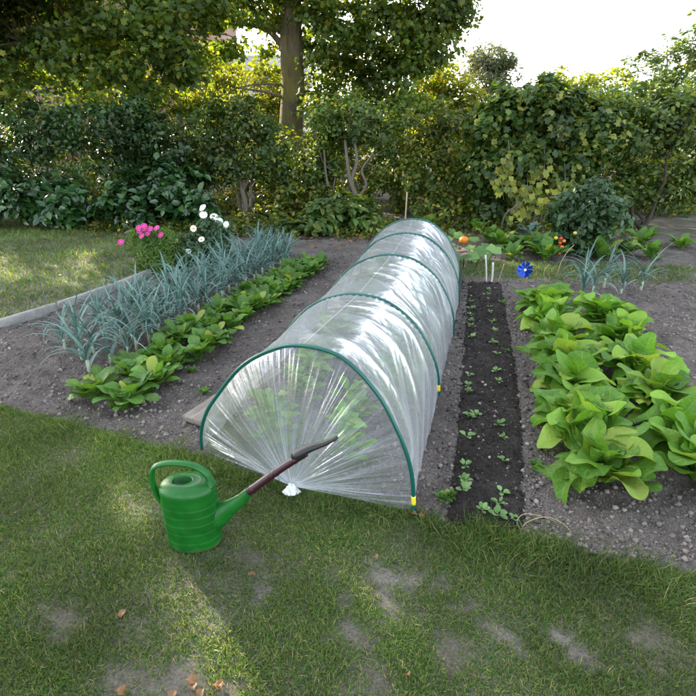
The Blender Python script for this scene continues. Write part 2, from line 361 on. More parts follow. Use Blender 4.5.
SEED = poly([(446, 530), (450, 490), (455, 450), (459, 400), (464, 340), (467, 285), (501, 285), (513, 350), (519, 400), (524, 440), (525, 533)])
PATHG = poly([(440, 262), (700, 268), (700, 287), (560, 286), (440, 281)])
BARE = [(388, 580, .06), (390, 600, .05), (412, 573, .05), (345, 605, .045), (470, 605, .05), (455, 640, .06), (497, 630, .05), (515, 640, .045), (560, 635, .05), (572, 657, .05), (450, 650, .05),
        (128, 680, .09), (175, 690, .08), (230, 692, .05), (365, 650, .04), (372, 680, .06), (255, 590, .04), (330, 575, .04), (650, 640, .09), (60, 620, .08), (245, 555, .05), (440, 575, .04), (355, 640, .05)]
BAREW = [(G(a, b)[:2], r * .88) for a, b, r in BARE]
def bareness(P):
    v = np.zeros(len(P))
    wx = P + .17 * (np.stack([fbm(P[:, 0], P[:, 1], 9, 3, 3), fbm(P[:, 0], P[:, 1], 9, 3, 19)], 1) - .5)
    for c, r in BAREW:
        d = np.hypot((wx[:, 0] - c[0]), (wx[:, 1] - c[1])) / r; v = np.maximum(v, np.exp(-(d ** 3) * .8))
    return v
def ground_z(x, y): return .012 * (fbm(x, y, .8, 3) - .5) - .004
def soil_z(P):
    sd = sdist(P, SOIL); e = np.clip(sd / .10 + .3, 0, 1)
    x, y = P[:, 0], P[:, 1]
    z = -.03 + .045 * e + (.05 * (fbm(x, y, 3.1, 3) - .5) + .048 * (fbm(x, y, 17, 3, 4) - .5) + .013 * (fbm(x, y, 60, 2, 8) - .5)) * e
    sb = sdist(P, SEED); return z, sd, sb

# ground: one sheet to the horizon, finest near the camera
def warp(n, lim, p=3.2):
    t = np.linspace(-1, 1, n); return np.sign(t) * (np.abs(t) ** p) * lim
gx = warp(221, 400); gy = warp(221, 400) + 2.0
X, Y = np.meshgrid(gx, gy, indexing='ij')
Zg = ground_z(X.ravel(), Y.ravel()) * (np.hypot(X.ravel(), Y.ravel()) < 30)
nU, nV = X.shape
idx = np.arange(nU * nV).reshape(nU, nV)
Q = np.stack([idx[:-1, :-1], idx[1:, :-1], idx[1:, 1:], idx[:-1, 1:]], -1).reshape(-1, 4)
g = link('ground', npmesh('ground', np.stack([X.ravel(), Y.ravel(), Zg], 1), Q.ravel(), np.full(len(Q), 4)), M_gnd, smooth=True); tag(g, kind='structure')

def sheet(name, x0, x1, y0, y1, step, zf, keep, m, grow=1.012):
    xs = np.arange(x0, x1, step * 1.5); ys = [y0]; s = step
    while ys[-1] < y1: ys.append(ys[-1] + s); s *= grow
    ys = np.array(ys)
    X, Y = np.meshgrid(xs, ys, indexing='ij'); P = np.stack([X.ravel(), Y.ravel()], 1)
    Z = zf(P); k = keep(P)
    a, b = X.shape; idx = np.arange(a * b).reshape(a, b)
    Q = np.stack([idx[:-1, :-1], idx[1:, :-1], idx[1:, 1:], idx[:-1, 1:]], -1).reshape(-1, 4)
    Q = Q[k[Q].all(1)]
    used = np.unique(Q); re = np.full(a * b, -1); re[used] = np.arange(len(used))
    return tag(link(name, npmesh(name, np.c_[P, Z][used], re[Q].ravel(), np.full(len(Q), 4)), m, smooth=True), kind='structure')
sheet('soil_bed', -4.6, 4.6, 1.3, 8.2, .011, lambda P: soil_z(P)[0], lambda P: sdist(P, SOIL) > -.06, M_soil)
def seed_z(P):
    z, sd, sb = soil_z(P); e = np.clip(sb / .06 + .35, 0, 1); x, y = P[:, 0], P[:, 1]
    return z - .012 + .03 * e + .030 * (fbm(x, y, 24, 4, 2) - .5) * e
def seed_keep(P): return sdist(P, SEED) + .15 * (fbm(P[:, 0], P[:, 1], 6, 4, 6) - .5) + .05 * (n2(P[:, 0], P[:, 1], 38, 3) - .5) > -.03
sheet('seed_bed_soil', .3, 1.9, 1.3, 5.2, .009, seed_z, seed_keep, M_dark)
def path_z(P): return soil_z(P)[0] - .01 + .022 * np.clip(sdist(P, PATHG) / .08, 0, 1)
sheet('grass_path', .9, 4.6, 4.5, 6.1, .03, path_z, lambda P: sdist(P, PATHG) > 0, M_gnd)

# clods and crumbs
def clod():
    V = [(0, 0, .6), (.5, 0, .1), (.15, .5, .05), (-.45, .3, .1), (-.4, -.35, .0), (.2, -.5, .12), (0, 0, -.4)]
    return V, [(0, 1, 2), (0, 2, 3), (0, 3, 4), (0, 4, 5), (0, 5, 1), (6, 2, 1), (6, 3, 2), (6, 4, 3), (6, 5, 4), (6, 1, 5)]
n = 110000
P = np.stack([rng.uniform(-3.6, 3.6, n), 1.35 + 4.9 * rng.random(n) ** 1.6], 1)
z, sd, sb = soil_z(P); k = (sd > -.03) & ((sb < .01) | (rng.random(len(P)) < .06)); P = P[k]; z = z[k]
sz = np.clip(.0030 * (1 + rng.pareto(2.2, len(P))), 0, .018) * 1.5
o = scat_obj('soil_crumbs', clod(), np.c_[P, z + sz * .1], rdir(len(P), .6), rng.uniform(0, 6.3, len(P)), sz, M_crumb); tag(o, 'loose grey soil crumbs scattered over the vegetable beds', 'soil', kind='stuff')
n = 30000
P = np.stack([rng.uniform(.3, 1.9, n), rng.uniform(1.4, 5, n)], 1); k = seed_keep(P) | (sdist(P, SEED) + .03 * rng.random(n) > -.05 * rng.random(n) - .02); P = P[k]; z = np.maximum(seed_z(P), np.where(seed_keep(P), -9, soil_z(P)[0]))
sz = np.clip(.0026 * (1 + rng.pareto(2.4, len(P))), 0, .014) * 1.5
o = scat_obj('compost_crumbs', clod(), np.c_[P, z + sz * .1], rdir(len(P), .6), rng.uniform(0, 6.3, len(P)), sz, M_dcrumb); tag(o, 'dark compost crumbs with pale chips on the seed bed', 'compost', kind='stuff')

# grass
def blade(bend=.5, seg=3):
    V = []
    for i in range(seg):
        t = i / seg; wd = .5 * (1 - t * .6); V += [(-wd, bend * t * t, t), (wd, bend * t * t, t)]
    V.append((0, bend, .92)); fs = [(2 * i, 2 * i + 1, 2 * i + 3, 2 * i + 2) for i in range(seg - 1)] + [(2 * seg - 2, 2 * seg - 1, 2 * seg)]
    return V, fs
def grass(name, P, z, ln, wd, label, parts=3, lean=.55, m=None):
    Vs, Ls, Ts, off = [], [], [], 0
    sel = rng.integers(0, parts, len(P))
    for q in range(parts):
        k = sel == q; n = k.sum()
        nr = np.c_[rng.normal(0, lean, (n, 2)), np.ones(n)]
        tm = blade([.25, .6, 1.1][q], 3); tv = np.array(tm[0])
        sc = np.stack([wd[k], ln[k], ln[k]], 1)
        V, L, T = scatter(name, (tv, tm[1]), np.c_[P[k], z[k]], nr, rng.uniform(0, 6.3, n), sc)
        Vs.append(V); Ls.append(L + off); Ts.append(T); off += len(V)
    return tag(link(name, npmesh(name, np.concatenate(Vs), np.concatenate(Ls), np.concatenate(Ts)), m or M_grass), label, 'grass', kind='stuff')
n = 1500000
P = np.stack([rng.uniform(-2.9, 2.9, n), rng.uniform(.2, 2.9, n)], 1)
P = P[(np.abs(P[:, 0]) < .75 + P[:, 1] * .95) & (sdist(P, SOIL) < .06)]
sd = sdist(P, SOIL); edge = np.clip(1 - np.abs(sd) / .12, 0, 1)
den = np.clip(.66 + 1.9 * (fbm(P[:, 0], P[:, 1], 6, 5) - .44), .08, 1) * (1 - .97 * bareness(P)); den = np.maximum(den, .85 * edge * (sd < 0))
k = (sd < .015 + .05 * (fbm(P[:, 0], P[:, 1], 9, 2, 3) - .4)) & (rng.random(len(P)) < den)
P = P[k]; sd = sd[k]; edge = edge[k]
ln = rng.uniform(.008, .025, len(P)) * (1 + .8 * edge * n2(P[:, 0], P[:, 1], 8, 2)) * (.7 + .6 * n2(P[:, 0], P[:, 1], 3, 7))
grass('lawn_grass', P, ground_z(P[:, 0], P[:, 1]) - .002, ln, rng.uniform(.0015, .0029, len(P)), 'short patchy lawn in front of the plastic tunnel')
# longer tufts along the bed edge
P = []
for px, py, r, c in [(480, 528, .07, 500), (490, 535, .06, 400), (545, 552, .10, 600), (575, 560, .10, 600), (430, 522, .05, 150), (385, 515, .05, 140), (330, 505, .05, 140), (270, 487, .04, 100), (240, 478, .05, 180), (218, 470, .06, 250), (170, 452, .09, 300), (640, 572, .12, 500), (350, 512, .06, 160), (120, 440, .09, 300), (60, 428, .12, 400), (200, 462, .06, 150), (470, 545, .08, 250), (520, 550, .1, 350)]:
    c0 = G(px, py)[:2]; P.append(c0 + rng.normal(0, r * .6, (c, 2)))
P = np.concatenate(P); grass('edge_tufts', P, ground_z(P[:, 0], P[:, 1]), rng.uniform(.03, .07, len(P)), rng.uniform(.0018, .0032, len(P)), 'longer grass tufts along the edge of the beds', lean=.5)
# far lawn (left of the concrete edging) and grass path at the back
n = 60000
P = np.stack([rng.uniform(-7, -1.6, n), rng.uniform(2.2, 8.6, n)], 1); P = P[(sdist(P, SOIL) < -.02) & (P[:, 1] > 2.6)]
P = P[(P[:, 0] > -.95 * P[:, 1] - .3)]
grass('back_lawn_grass', P, ground_z(P[:, 0], P[:, 1]), rng.uniform(.03, .06, len(P)), rng.uniform(.004, .008, len(P)), 'lawn beyond the concrete edging', lean=.5)
n = 16000
P = np.stack([rng.uniform(.9, 4.5, n), rng.uniform(4.6, 6, n)], 1); P = P[sdist(P, PATHG) > .03 + .08 * (rng.random(n) > .5)]
grass('path_grass', P, path_z(P), rng.uniform(.025, .06, len(P)), rng.uniform(.004, .007, len(P)), 'strip of grass path behind the seed bed', lean=.5)

# ------------------------------------------------------------------ foliage machinery
LEAF = ([(0, 0, 0), (.28, .35, .07), (-.28, .35, .07), (.2, .72, .03), (-.2, .72, .03), (0, 1, -.1), (0, .45, -.02)],
        [(0, 1, 6), (0, 6, 2), (6, 1, 3, 5), (6, 5, 4, 2)])
LONG = ([(0, 0, 0), (.14, .35, .04), (-.14, .35, .04), (.11, .75, 0), (-.11, .75, 0), (0, 1, -.12), (0, .5, -.02)],
        [(0, 1, 6), (0, 6, 2), (6, 1, 3, 5), (6, 5, 4, 2)])
def lobed():
    pts = [(0, 0), (.22, -.05), (.45, .05), (.40, .25), (.58, .50), (.34, .52), (.22, .62), (0, 1.0)]
    R = pts + [(-x, y) for x, y in pts[-2:0:-1]]
    V = [(x, y, .12 * abs(x) - .12 * y * y) for x, y in R] + [(0, .4, -.05)]
    n = len(R); return V, [(i, (i + 1) % n, n) for i in range(n)]
LOBED = lobed()
MAPLE = ([(0, 0, 0), (.42, .12, .03), (.30, .42, .06), (.44, .66, 0), (.16, .66, .04), (0, 1, -.08), (-.16, .66, .04), (-.44, .66, 0), (-.30, .42, .06), (-.42, .12, .03), (0, .35, -.03)], [(0, 1, 2, 10), (10, 2, 3, 4), (10, 4, 5, 6), (10, 6, 7, 8), (10, 8, 9, 0)])
HOP = ([(0, 0, 0), (.30, -.08, .02), (.46, .2, .05), (.34, .42, .04), (.42, .68, -.02), (.17, .70, .04), (0, 1, -.12), (-.17, .70, .04), (-.42, .68, -.02), (-.34, .42, .04), (-.46, .2, .05), (-.30, -.08, .02), (0, .35, -.03)], [(12, 0, 1, 2), (12, 2, 3), (12, 3, 4, 5), (12, 5, 6, 7), (12, 7, 8, 9), (12, 9, 10), (12, 10, 11, 0)])
SUNV = np.array([math.sin(SUN_AZ) * math.cos(SUN_EL), math.cos(SUN_AZ) * math.cos(SUN_EL), math.sin(SUN_EL)])
# openings cut through the foliage along the sun direction to place sun patches
GAPS = [(G(212, 648), .15), (G(126, 500), .11), (G(365, 590), .09), (G(345, 565), .07), (G(275, 330) + [0, 0, .35], .10), (G(335, 262) + [0, 0, .4], .10), (G(140, 590), .07), (G(255, 600), .06)]
def foliage(name, blobs, nleaf, tmpl, size, m, parent, clump=.22, up=.5, squash=.8, origin=(0, 0, 0), droop=0., per=34, lays=0.):
    pos = []; nr = []; cen = []
    vol = np.array([b[1][0] * b[1][1] * b[1][2] for b in blobs]) ** (2 / 3); vol /= vol.sum()
    for (c, r), v in zip(blobs, vol):
        nl = int(nleaf * v); ncl = max(6, nl // per)
        d = rng.normal(size=(ncl, 3)); d /= np.linalg.norm(d, axis=1)[:, None]
        rad = rng.random(ncl) ** .40
        lump = .62 + .80 * vn(d * 2.1 + np.array(c) * 3.1)
        cc = np.array(c) + d * (rad * lump)[:, None] * np.array(r)
        cen.append(cc)
        who = rng.integers(0, ncl, nl); cs = clump * (.5 + rng.random(ncl))
        dd = rng.normal(size=(nl, 3)); dd /= np.linalg.norm(dd, axis=1)[:, None]
        off = dd * (rng.random(nl) ** .5 * cs[who])[:, None] * np.array([1, 1, squash])
        off[:, 2] -= droop * rng.random(nl)
        pos.append(cc[who] + off); q = dd * .5 * (1 - lays) + d[who] * .6 * (1 - lays * .6); q[:, 2] += up + lays * .5; nr.append(q + rng.normal(0, .45, (nl, 3)))
    pos = np.concatenate(pos); nr = np.concatenate(nr)
    k = pos[:, 2] > .03
    for g0, gr in GAPS:
        v_ = pos - g0; t_ = v_ @ SUNV; k &= ~((np.linalg.norm(v_ - t_[:, None] * SUNV, axis=1) < gr) & (t_ > 0))
    pos, nr = pos[k], nr[k]
    o = scat_obj(name, tmpl, pos - np.array(origin), nr, rng.uniform(0, 6.3, len(pos)), size * rng.uniform(.6, 1.25, len(pos)), m, parent)
    return o, np.concatenate(cen)
def wob(a, b, n=7, amp=.06):
    a, b = np.array(a, float), np.array(b, float); L = np.linalg.norm(b - a)
    t = np.linspace(0, 1, n)[:, None]; P = a + (b - a) * t; P[1:-1] += rng.normal(0, amp * L, (n - 2, 3)) * .5
    return spline(P, n * 2)
def shrub(name, label, cat, base, blobs, nleaf, tmpl, size, lm, tm=None, stems=4, r0=.03, group=None, clump=.2, up=.5, paths=None, twigs=60, droop=0.):
    base = np.array(base, float)
    t = thing(name, base, label, cat, group)
    cr, cen = foliage('crown', blobs, nleaf, tmpl, size, lm, t, clump * 1.05, up, squash=.6, origin=base, droop=droop, per=46, lays=.25)
    b = MB()
    ends = []
    for i in range(stems):
        bl = blobs[i % len(blobs)]; e = np.array(bl[0]) + rng.normal(0, .3, 3) * np.array(bl[1])
        s = base + np.array([rng.normal(0, .12), rng.normal(0, .1), -.03]); pth = wob(s, e)
        b.tube(pth - base, np.linspace(r0, r0 * .35, len(pth)), 6); ends.append(pth)
    if paths:
        for pp, ra, rb in paths:
            pth = spline(pp, 24); b.tube(pth - base, np.linspace(ra, rb, len(pth)), 9); ends.append(pth)
    E_ = np.concatenate([p[len(p) // 3:] for p in ends])
    for i in rng.permutation(len(cen))[:twigs]:
        a = E_[np.argmin(np.linalg.norm(E_ - cen[i], axis=1) + rng.random(len(E_)) * .3)]
        pth = wob(a, cen[i], 4, .08); b.tube(pth - base, np.linspace(r0 * .33, r0 * .1, len(pth)), 4, cap=False)
    b.build('trunk', tm or M_twig, t)
    return t
def bl(px, py, Yd, rx, ry, rz): return (tuple(PY(px, py, Yd)), (rx, ry, rz))

# big tree
TB = np.array([*PY(292, 150, 12)[:2], 0])
def tz(px, py, Yd=12): return PY(px, py, Yd)
tree = thing('maple_tree', TB, 'tall tree with a thick mossy trunk spreading its dark crown above the hedge', 'tree')
blobs = [bl(125, 15, 9.6, .85, .8, .75), bl(180, 40, 9.4, .6, .7, .6), bl(150, 62, 9.2, .65, .6, .45), bl(165, -20, 9.8, .9, .9, .6), bl(60, 10, 9.8, 1, .9, .9), bl(10, 45, 9.8, .8, .8, .8), bl(85, 60, 9.4, .7, .6, .4), bl(-40, -20, 10, 1.2, 1, 1),
         bl(235, -22, 11, .8, .9, .55), bl(270, 2, 12.3, .7, .8, .35), bl(205, 5, 10.4, .4, .6, .4), bl(222, 42, 10.6, .32, .4, .22), bl(270, 45, 12.4, .22, .3, .12), bl(330, 15, 12, .8, .9, .65), bl(385, 18, 11.6, .9, .9, .75), bl(430, 8, 11.4, .75, .8, .65), bl(452, 5, 11, .35, .6, .6), bl(340, 62, 12, .75, .8, .5), bl(390, 66, 11.6, .75, .8, .5), bl(425, 50, 11.3, .5, .7, .5),
         bl(325, 98, 11.6, .55, .7, .35), bl(370, 108, 11.2, .65, .7, .4), bl(415, 100, 11, .5, .6, .35),
         bl(290, -90, 12, 1.8, 1.6, 1.1), bl(200, -110, 11, 1.8, 1.5, 1.2), bl(380, -80, 12, 1.6, 1.4, 1), bl(300, -180, 12.5, 2.3, 2, 1.4), bl(120, -120, 10.5, 1.4, 1.4, 1.2), bl(20, -80, 10, 1.2, 1.2, 1.0), bl(-60, -90, 10.5, 1.3, 1.2, 1.2)]
# crown that stands above the frame keeps the garden in shade, as in the photograph
cr, cen = foliage('crown', blobs, 120000, MAPLE, .098, M_maple, tree, .36, .3, squash=.34, origin=TB, droop=.16, per=85, lays=.5)
b = MB()
tb_ = b; tp = spline([TB + [.05, 0, -.2], tz(291, 140), tz(293, 90), tz(291, 40), tz(292, 5), tz(296, -60), tz(300, -170)], 40)
rad = np.interp(np.linspace(0, 1, 40), [0, .15, .5, 1], [.34, .26, .23, .10]); a_ = rng.random(40) * .03
b.tube(tp - TB, rad * (1 + a_), 18)
limbs = [([tz(286, 52), tz(276, 38), tz(262, 27), tz(235, 24, 11.5), tz(212, 32, 10.8), tz(180, 30, 9.8), tz(130, 10, 9.6)], .065, .025), ([tz(290, 30), tz(262, 26), tz(245, 12), tz(225, -15, 11)], .07, .025),
         ([tz(287, 98), tz(265, 92, 11.8), tz(238, 88, 11.6)], .035, .012), ([tz(296, 70), tz(320, 55), tz(350, 60), tz(390, 66, 11.6)], .08, .02), ([tz(296, 20), tz(330, 5), tz(380, 15, 11.7), tz(440, 10, 11.3)], .10, .02),
         ([tz(296, 92), tz(330, 95, 11.7), tz(370, 106, 11.3)], .05, .015), ([tz(180, 30, 9.8), tz(100, 20, 9.7), tz(20, 40, 9.8)], .05, .02), ([tz(294, -60), tz(230, -90, 11.4), tz(140, -115, 10.8)], .12, .03), ([tz(297, -60), tz(370, -80), tz(420, -60)], .12, .03), ([tz(287, 85), tz(262, 84, 11.8), tz(240, 87, 11.6)], .03, .01)]
pts = []
for pp, ra, rb in limbs:
    lb = MB(); p_ = spline(pp, 30); pts.append(p_); lb.tube(p_ - TB, np.linspace(ra, rb, 30) * (1 + .15 * rng.random(30)), 10); lb.build('limb', M_bark, tree)
E_ = np.concatenate(pts + [tp[20:]]); b = tb_
for i in rng.permutation(len(cen))[:420]:
    a = E_[np.argmin(np.linalg.norm(E_ - cen[i], axis=1))]; p_ = wob(a, cen[i], 5, .07); b.tube(p_ - TB, np.linspace(.018, .004, len(p_)), 4, cap=False)
b.build('trunk', M_bark, tree)

tb2 = np.array([-8.3, 9.6, 0.])  # tree added at the left edge so its crown dapples the garden with shade
# hedge row: each shrub its own thing
HG = 'shrubs of the boundary hedge'
def gp(px, Yd): p = PY(px, 200, Yd); return (p[0], p[1], 0)
shrub('evergreen_bush', 'dark glossy evergreen bush at the far left above the laurel', 'shrub', gp(140, 8.6), [bl(140, 125, 8.7, .65, .6, .55), bl(170, 150, 8.6, .6, .55, .6), bl(110, 140, 8.7, .6, .6, .6), bl(150, 180, 8.8, .8, .5, .5)], 9500, LEAF, .085, M_ivy, M_dtwig, 5, .03, HG)
shrub('evergreen_bush', 'dark evergreen bush behind the corner of the back lawn', 'shrub', gp(50, 8.8), [bl(55, 130, 8.8, .7, .6, .6), bl(15, 150, 8.8, .7, .55, .6), bl(40, 190, 8.8, .9, .5, .5), bl(-30, 150, 9, .8, .5, .9)], 9500, LEAF, .085, M_ivy, M_dtwig, 5, .03, HG)
shrub('laurel_bush', 'low laurel bush with large shiny leaves behind the pink flowers', 'shrub', gp(160, 7.9), [bl(155, 200, 7.8, .62, .45, .42), bl(190, 205, 7.9, .42, .4, .38), bl(130, 205, 7.8, .45, .4, .4), bl(165, 178, 8.0, .5, .35, .25)], 3600, LEAF, .15, M_laurel, M_dtwig, 6, .02, HG, clump=.16, up=.8)
shrub('laurel_bush', 'laurel bush at the outer end of the back lawn', 'shrub', gp(60, 7.9), [bl(60, 205, 7.9, .7, .45, .42), bl(10, 200, 8, .7, .4, .45)], 2800, LEAF, .15, M_laurel, M_dtwig, 6, .02, HG, clump=.16, up=.8)
shrub('hedge_shrub', 'tall leafy shrub with a forked grey trunk behind the white flowers', 'shrub', gp(243, 8.7), [bl(215, 130, 8.8, .5, .5, .5), bl(240, 125, 8.7, .5, .5, .5), bl(268, 150, 8.7, .35, .5, .5), bl(230, 165, 8.6, .6, .5, .35), bl(275, 172, 8.8, .5, .45, .35), bl(205, 165, 8.8, .4, .4, .5)], 11000, LEAF, .075, M_hedge, M_twig, 3, .025, HG, clump=.17,
      paths=[([np.array(gp(246, 8.5)) + [0, 0, -.02], PY(244, 198, 8.5), PY(238, 178, 8.5), PY(233, 163, 8.5), PY(226, 140, 8.6)], .055, .02), ([PY(242, 192, 8.5), PY(250, 176, 8.45), PY(254, 165, 8.5)], .03, .012), ([np.array(gp(214, 8.5)), PY(216, 200, 8.5), PY(210, 180, 8.6)], .02, .01)])
shrub('hedge_shrub', 'leafy shrub with pale twisted trunk and branches left of the tunnel top', 'shrub', gp(357, 8.9), [bl(328, 130, 9, .34, .5, .5), bl(355, 120, 9, .55, .5, .5), bl(390, 135, 9, .5, .45, .45), bl(330, 165, 9.1, .5, .4, .4), bl(385, 170, 9.2, .45, .4, .35), bl(308, 178, 9, .35, .4, .3)], 9500, LEAF, .075, M_hedge, M_twig, 2, .02, HG, clump=.17,
      paths=[([np.array(gp(359, 8.6)) + [0, 0, -.02], PY(358, 208, 8.6), PY(355, 193, 8.6), PY(350, 180, 8.6), PY(347, 160, 8.6), PY(345, 140, 8.7)], .06, .02), ([PY(355, 195, 8.6), PY(352, 180, 8.6), PY(357, 160, 8.6), PY(353, 135, 8.7), PY(350, 105, 8.8)], .04, .015), ([PY(357, 200, 8.6), PY(366, 185, 8.55), PY(362, 170, 8.55), PY(372, 155, 8.6)], .03, .012),
             ([np.array(gp(332, 8.7)), PY(331, 200, 8.7), PY(326, 175, 8.8), PY(324, 150, 8.8)], .03, .015), ([np.array(gp(342, 8.8)), PY(345, 198, 8.8), PY(341, 175, 8.8)], .025, .012)])
shrub('hedge_shrub', 'yellowing light-filled shrub directly behind the tunnel end', 'shrub', gp(430, 8.6), [bl(425, 150, 8.8, .6, .5, .55), bl(450, 130, 8.7, .5, .5, .5), bl(410, 180, 8.7, .5, .4, .35), bl(450, 180, 8.5, .5, .4, .45), bl(440, 210, 8.2, .45, .35, .25)], 7000, LEAF, .075, M_mix, M_twig, 5, .02, HG, clump=.16)
shrub('hedge_shrub', 'low bramble-like shrub turning yellow between the two forked trunks', 'shrub', gp(300, 8.4), [bl(300, 215, 8.4, .5, .35, .22), bl(270, 218, 8.3, .5, .3, .18), bl(295, 195, 8.8, .5, .4, .25)], 3600, LEAF, .085, M_mix, M_dtwig, 5, .012, HG, clump=.14)
shrub('low_shrub', 'yellow-green low plants behind the leek rows', 'shrub', gp(235, 7.6), [bl(235, 228, 7.6, .5, .3, .16), bl(270, 230, 7.5, .5, .3, .14), bl(210, 232, 7.6, .3, .3, .13)], 2600, LEAF, .09, M_mix, M_dtwig, 5, .008, HG, clump=.12)
shrub('broadleaf_shrub', 'light green broad-leaved bush beside the far left of the tunnel', 'shrub', gp(335, 7.5), [bl(335, 212, 7.5, .5, .4, .28), bl(310, 225, 7.3, .35, .3, .18), bl(360, 215, 7.6, .35, .35, .25)], 2300, LEAF, .14, M_rhodo, M_dtwig, 6, .012, HG, clump=.13, up=.9)
shrub('hop_vine', 'large dark climbing vine mounded over the hedge at the right', 'vine', gp(535, 7.9), [bl(505, 120, 8.2, .48, .5, .45), bl(545, 115, 8, .55, .5, .45), bl(580, 125, 8, .5, .5, .5), bl(525, 165, 7.9, .5, .4, .4), bl(570, 160, 7.9, .35, .4, .35), bl(490, 165, 8.1, .4, .4, .4), bl(490, 205, 8.1, .35, .3, .3)], 21000, HOP, .092, M_vine, M_twig, 6, .02, HG, clump=.17,
      paths=[([np.array(gp(533, 7.6)), PY(535, 215, 7.6), PY(541, 180, 7.6), PY(538, 150, 7.7)], .018, .012), ([np.array(gp(512, 7.5)), PY(508, 225, 7.5), PY(520, 205, 7.4), PY(533, 190, 7.6)], .014, .01), ([PY(500, 235, 7.5), PY(505, 215, 7.4), PY(516, 205, 7.4), PY(515, 190, 7.6)], .014, .008), ([np.array(gp(562, 7.8)), PY(573, 190, 7.8), PY(579, 160, 7.8)], .04, .03)], droop=.1)
for i, (x, y, lab) in enumerate([(505, 178, 'yellow-green vine leaves hanging over the brown twigs, upper left clump'), (540, 185, 'yellow-green vine leaves hanging in the middle of the right hedge'), (560, 200, 'yellow-green vine leaves hanging just above the tomato plant'), (523, 205, 'yellow-green vine leaves low down above the blue-green cabbage plant')]):
    q = PY(x, y, 7.5); t = thing('hanging_vine', q, lab, 'vine', 'yellow vine strands hanging from the hedge')
    pos = np.c_[rng.normal(0, .10, 42), rng.normal(0, .06, 42), rng.uniform(-.22, .28, 42)]
    scat_obj('leaves', HOP, pos, np.c_[rng.normal(0, .4, 42), -np.ones(42), rng.normal(.5, .4, 42)], rng.normal(math.pi, .5, 42), rng.uniform(.07, .13, 42), M_yvine, t)
    b = MB(); b.tube(spline([(0, .05, .5), (.03, 0, .2), (-.03, 0, -.1), (.02, 0, -.3)], 10), .006, 5); b.build('stem', M_twig, t)
shrub('hedge_shrub', 'leafy hedge shrub beyond the tomato plant', 'shrub', gp(640, 7.9), [bl(625, 130, 8, .6, .5, .55), bl(670, 120, 8, .6, .5, .6), bl(640, 185, 8, .8, .45, .45), bl(690, 180, 8, .6, .4, .5), bl(740, 140, 8, .6, .4, .8)], 11000, LEAF, .085, M_hedge, M_dtwig, 5, .03, HG)
t2 = thing('added_shade_tree', tb2, 'tree added outside the left corner of the back lawn to shade the garden', 'tree')
b2 = [((-7.3, 8.6, 3.4), (1.5, 1.2, 1.0)), ((-5.9, 8.4, 3.9), (1.2, 1.1, .8)), ((-8.6, 8.2, 4.2), (1.6, 1.3, 1.1)), ((-6.8, 7.6, 4.6), (1.5, 1.3, .9)), ((-4.6, 9.6, 4.4), (1.3, 1.1, .7)), ((-8.3, 9.3, 5.6), (1.9, 1.6, 1.2)), ((-6.9, 8.3, 2.6), (1.2, .9, .6)), ((-9.3, 8.0, 3.0), (1.3, 1.0, 1.0))]
_, c2 = foliage('crown', b2, 52000, MAPLE, .10, M_maple, t2, .36, .3, squash=.34, origin=tb2, droop=.16, per=85, lays=.5)
b = MB(); tr = spline([tb2 + [0, 0, -.1], tb2 + [.05, 0, 2], tb2 + [.1, -.1, 4], tb2 + [0, -.2, 6]], 24); b.tube(tr - tb2, np.linspace(.2, .06, 24), 12)
for c_, r_ in b2:
    p_ = wob(tr[random.randint(8, 20)], c_, 6, .08); b.tube(p_ - tb2, np.linspace(.07, .015, len(p_)), 7)
    for cc_ in c2[np.argsort(np.linalg.norm(c2 - np.array(c_), axis=1))[:14]]:
        q_ = wob(p_[random.randint(3, len(p_) - 1)], cc_, 4, .07); b.tube(q_ - tb2, np.linspace(.015, .004, len(q_)), 4, cap=False)
b.build('trunk', M_bark, t2)
# beyond the hedge
BG = 'trees and shrubs beyond the hedge'
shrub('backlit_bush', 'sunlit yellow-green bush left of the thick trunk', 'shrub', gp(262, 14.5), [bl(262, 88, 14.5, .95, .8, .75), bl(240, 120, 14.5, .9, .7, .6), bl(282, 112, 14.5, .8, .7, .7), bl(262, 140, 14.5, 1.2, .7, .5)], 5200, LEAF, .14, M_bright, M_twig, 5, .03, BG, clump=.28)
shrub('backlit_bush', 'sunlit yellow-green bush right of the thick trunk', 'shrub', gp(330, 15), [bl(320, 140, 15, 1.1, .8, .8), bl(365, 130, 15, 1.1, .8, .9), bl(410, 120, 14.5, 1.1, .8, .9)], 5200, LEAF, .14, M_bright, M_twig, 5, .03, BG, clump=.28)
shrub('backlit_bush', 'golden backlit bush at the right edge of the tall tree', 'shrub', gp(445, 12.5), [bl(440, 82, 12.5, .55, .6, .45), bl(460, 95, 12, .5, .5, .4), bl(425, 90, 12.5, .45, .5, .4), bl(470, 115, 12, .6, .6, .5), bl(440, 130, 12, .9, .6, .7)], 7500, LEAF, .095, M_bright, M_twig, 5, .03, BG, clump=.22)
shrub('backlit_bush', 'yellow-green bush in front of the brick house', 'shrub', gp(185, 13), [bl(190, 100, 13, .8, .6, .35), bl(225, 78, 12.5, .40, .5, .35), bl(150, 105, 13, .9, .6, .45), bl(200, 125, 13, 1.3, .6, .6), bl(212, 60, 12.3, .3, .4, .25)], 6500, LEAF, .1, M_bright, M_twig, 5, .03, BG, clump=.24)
shrub('dense_bush', 'green bush filling the gap behind the left hedge', 'shrub', gp(70, 13), [bl(90, 110, 13, 1.2, .7, .7), bl(20, 110, 13, 1.2, .7, .8), bl(-50, 110, 13, 1.4, .7, .8)], 6500, LEAF, .12, M_hedge, M_twig, 5, .03, BG, clump=.26)
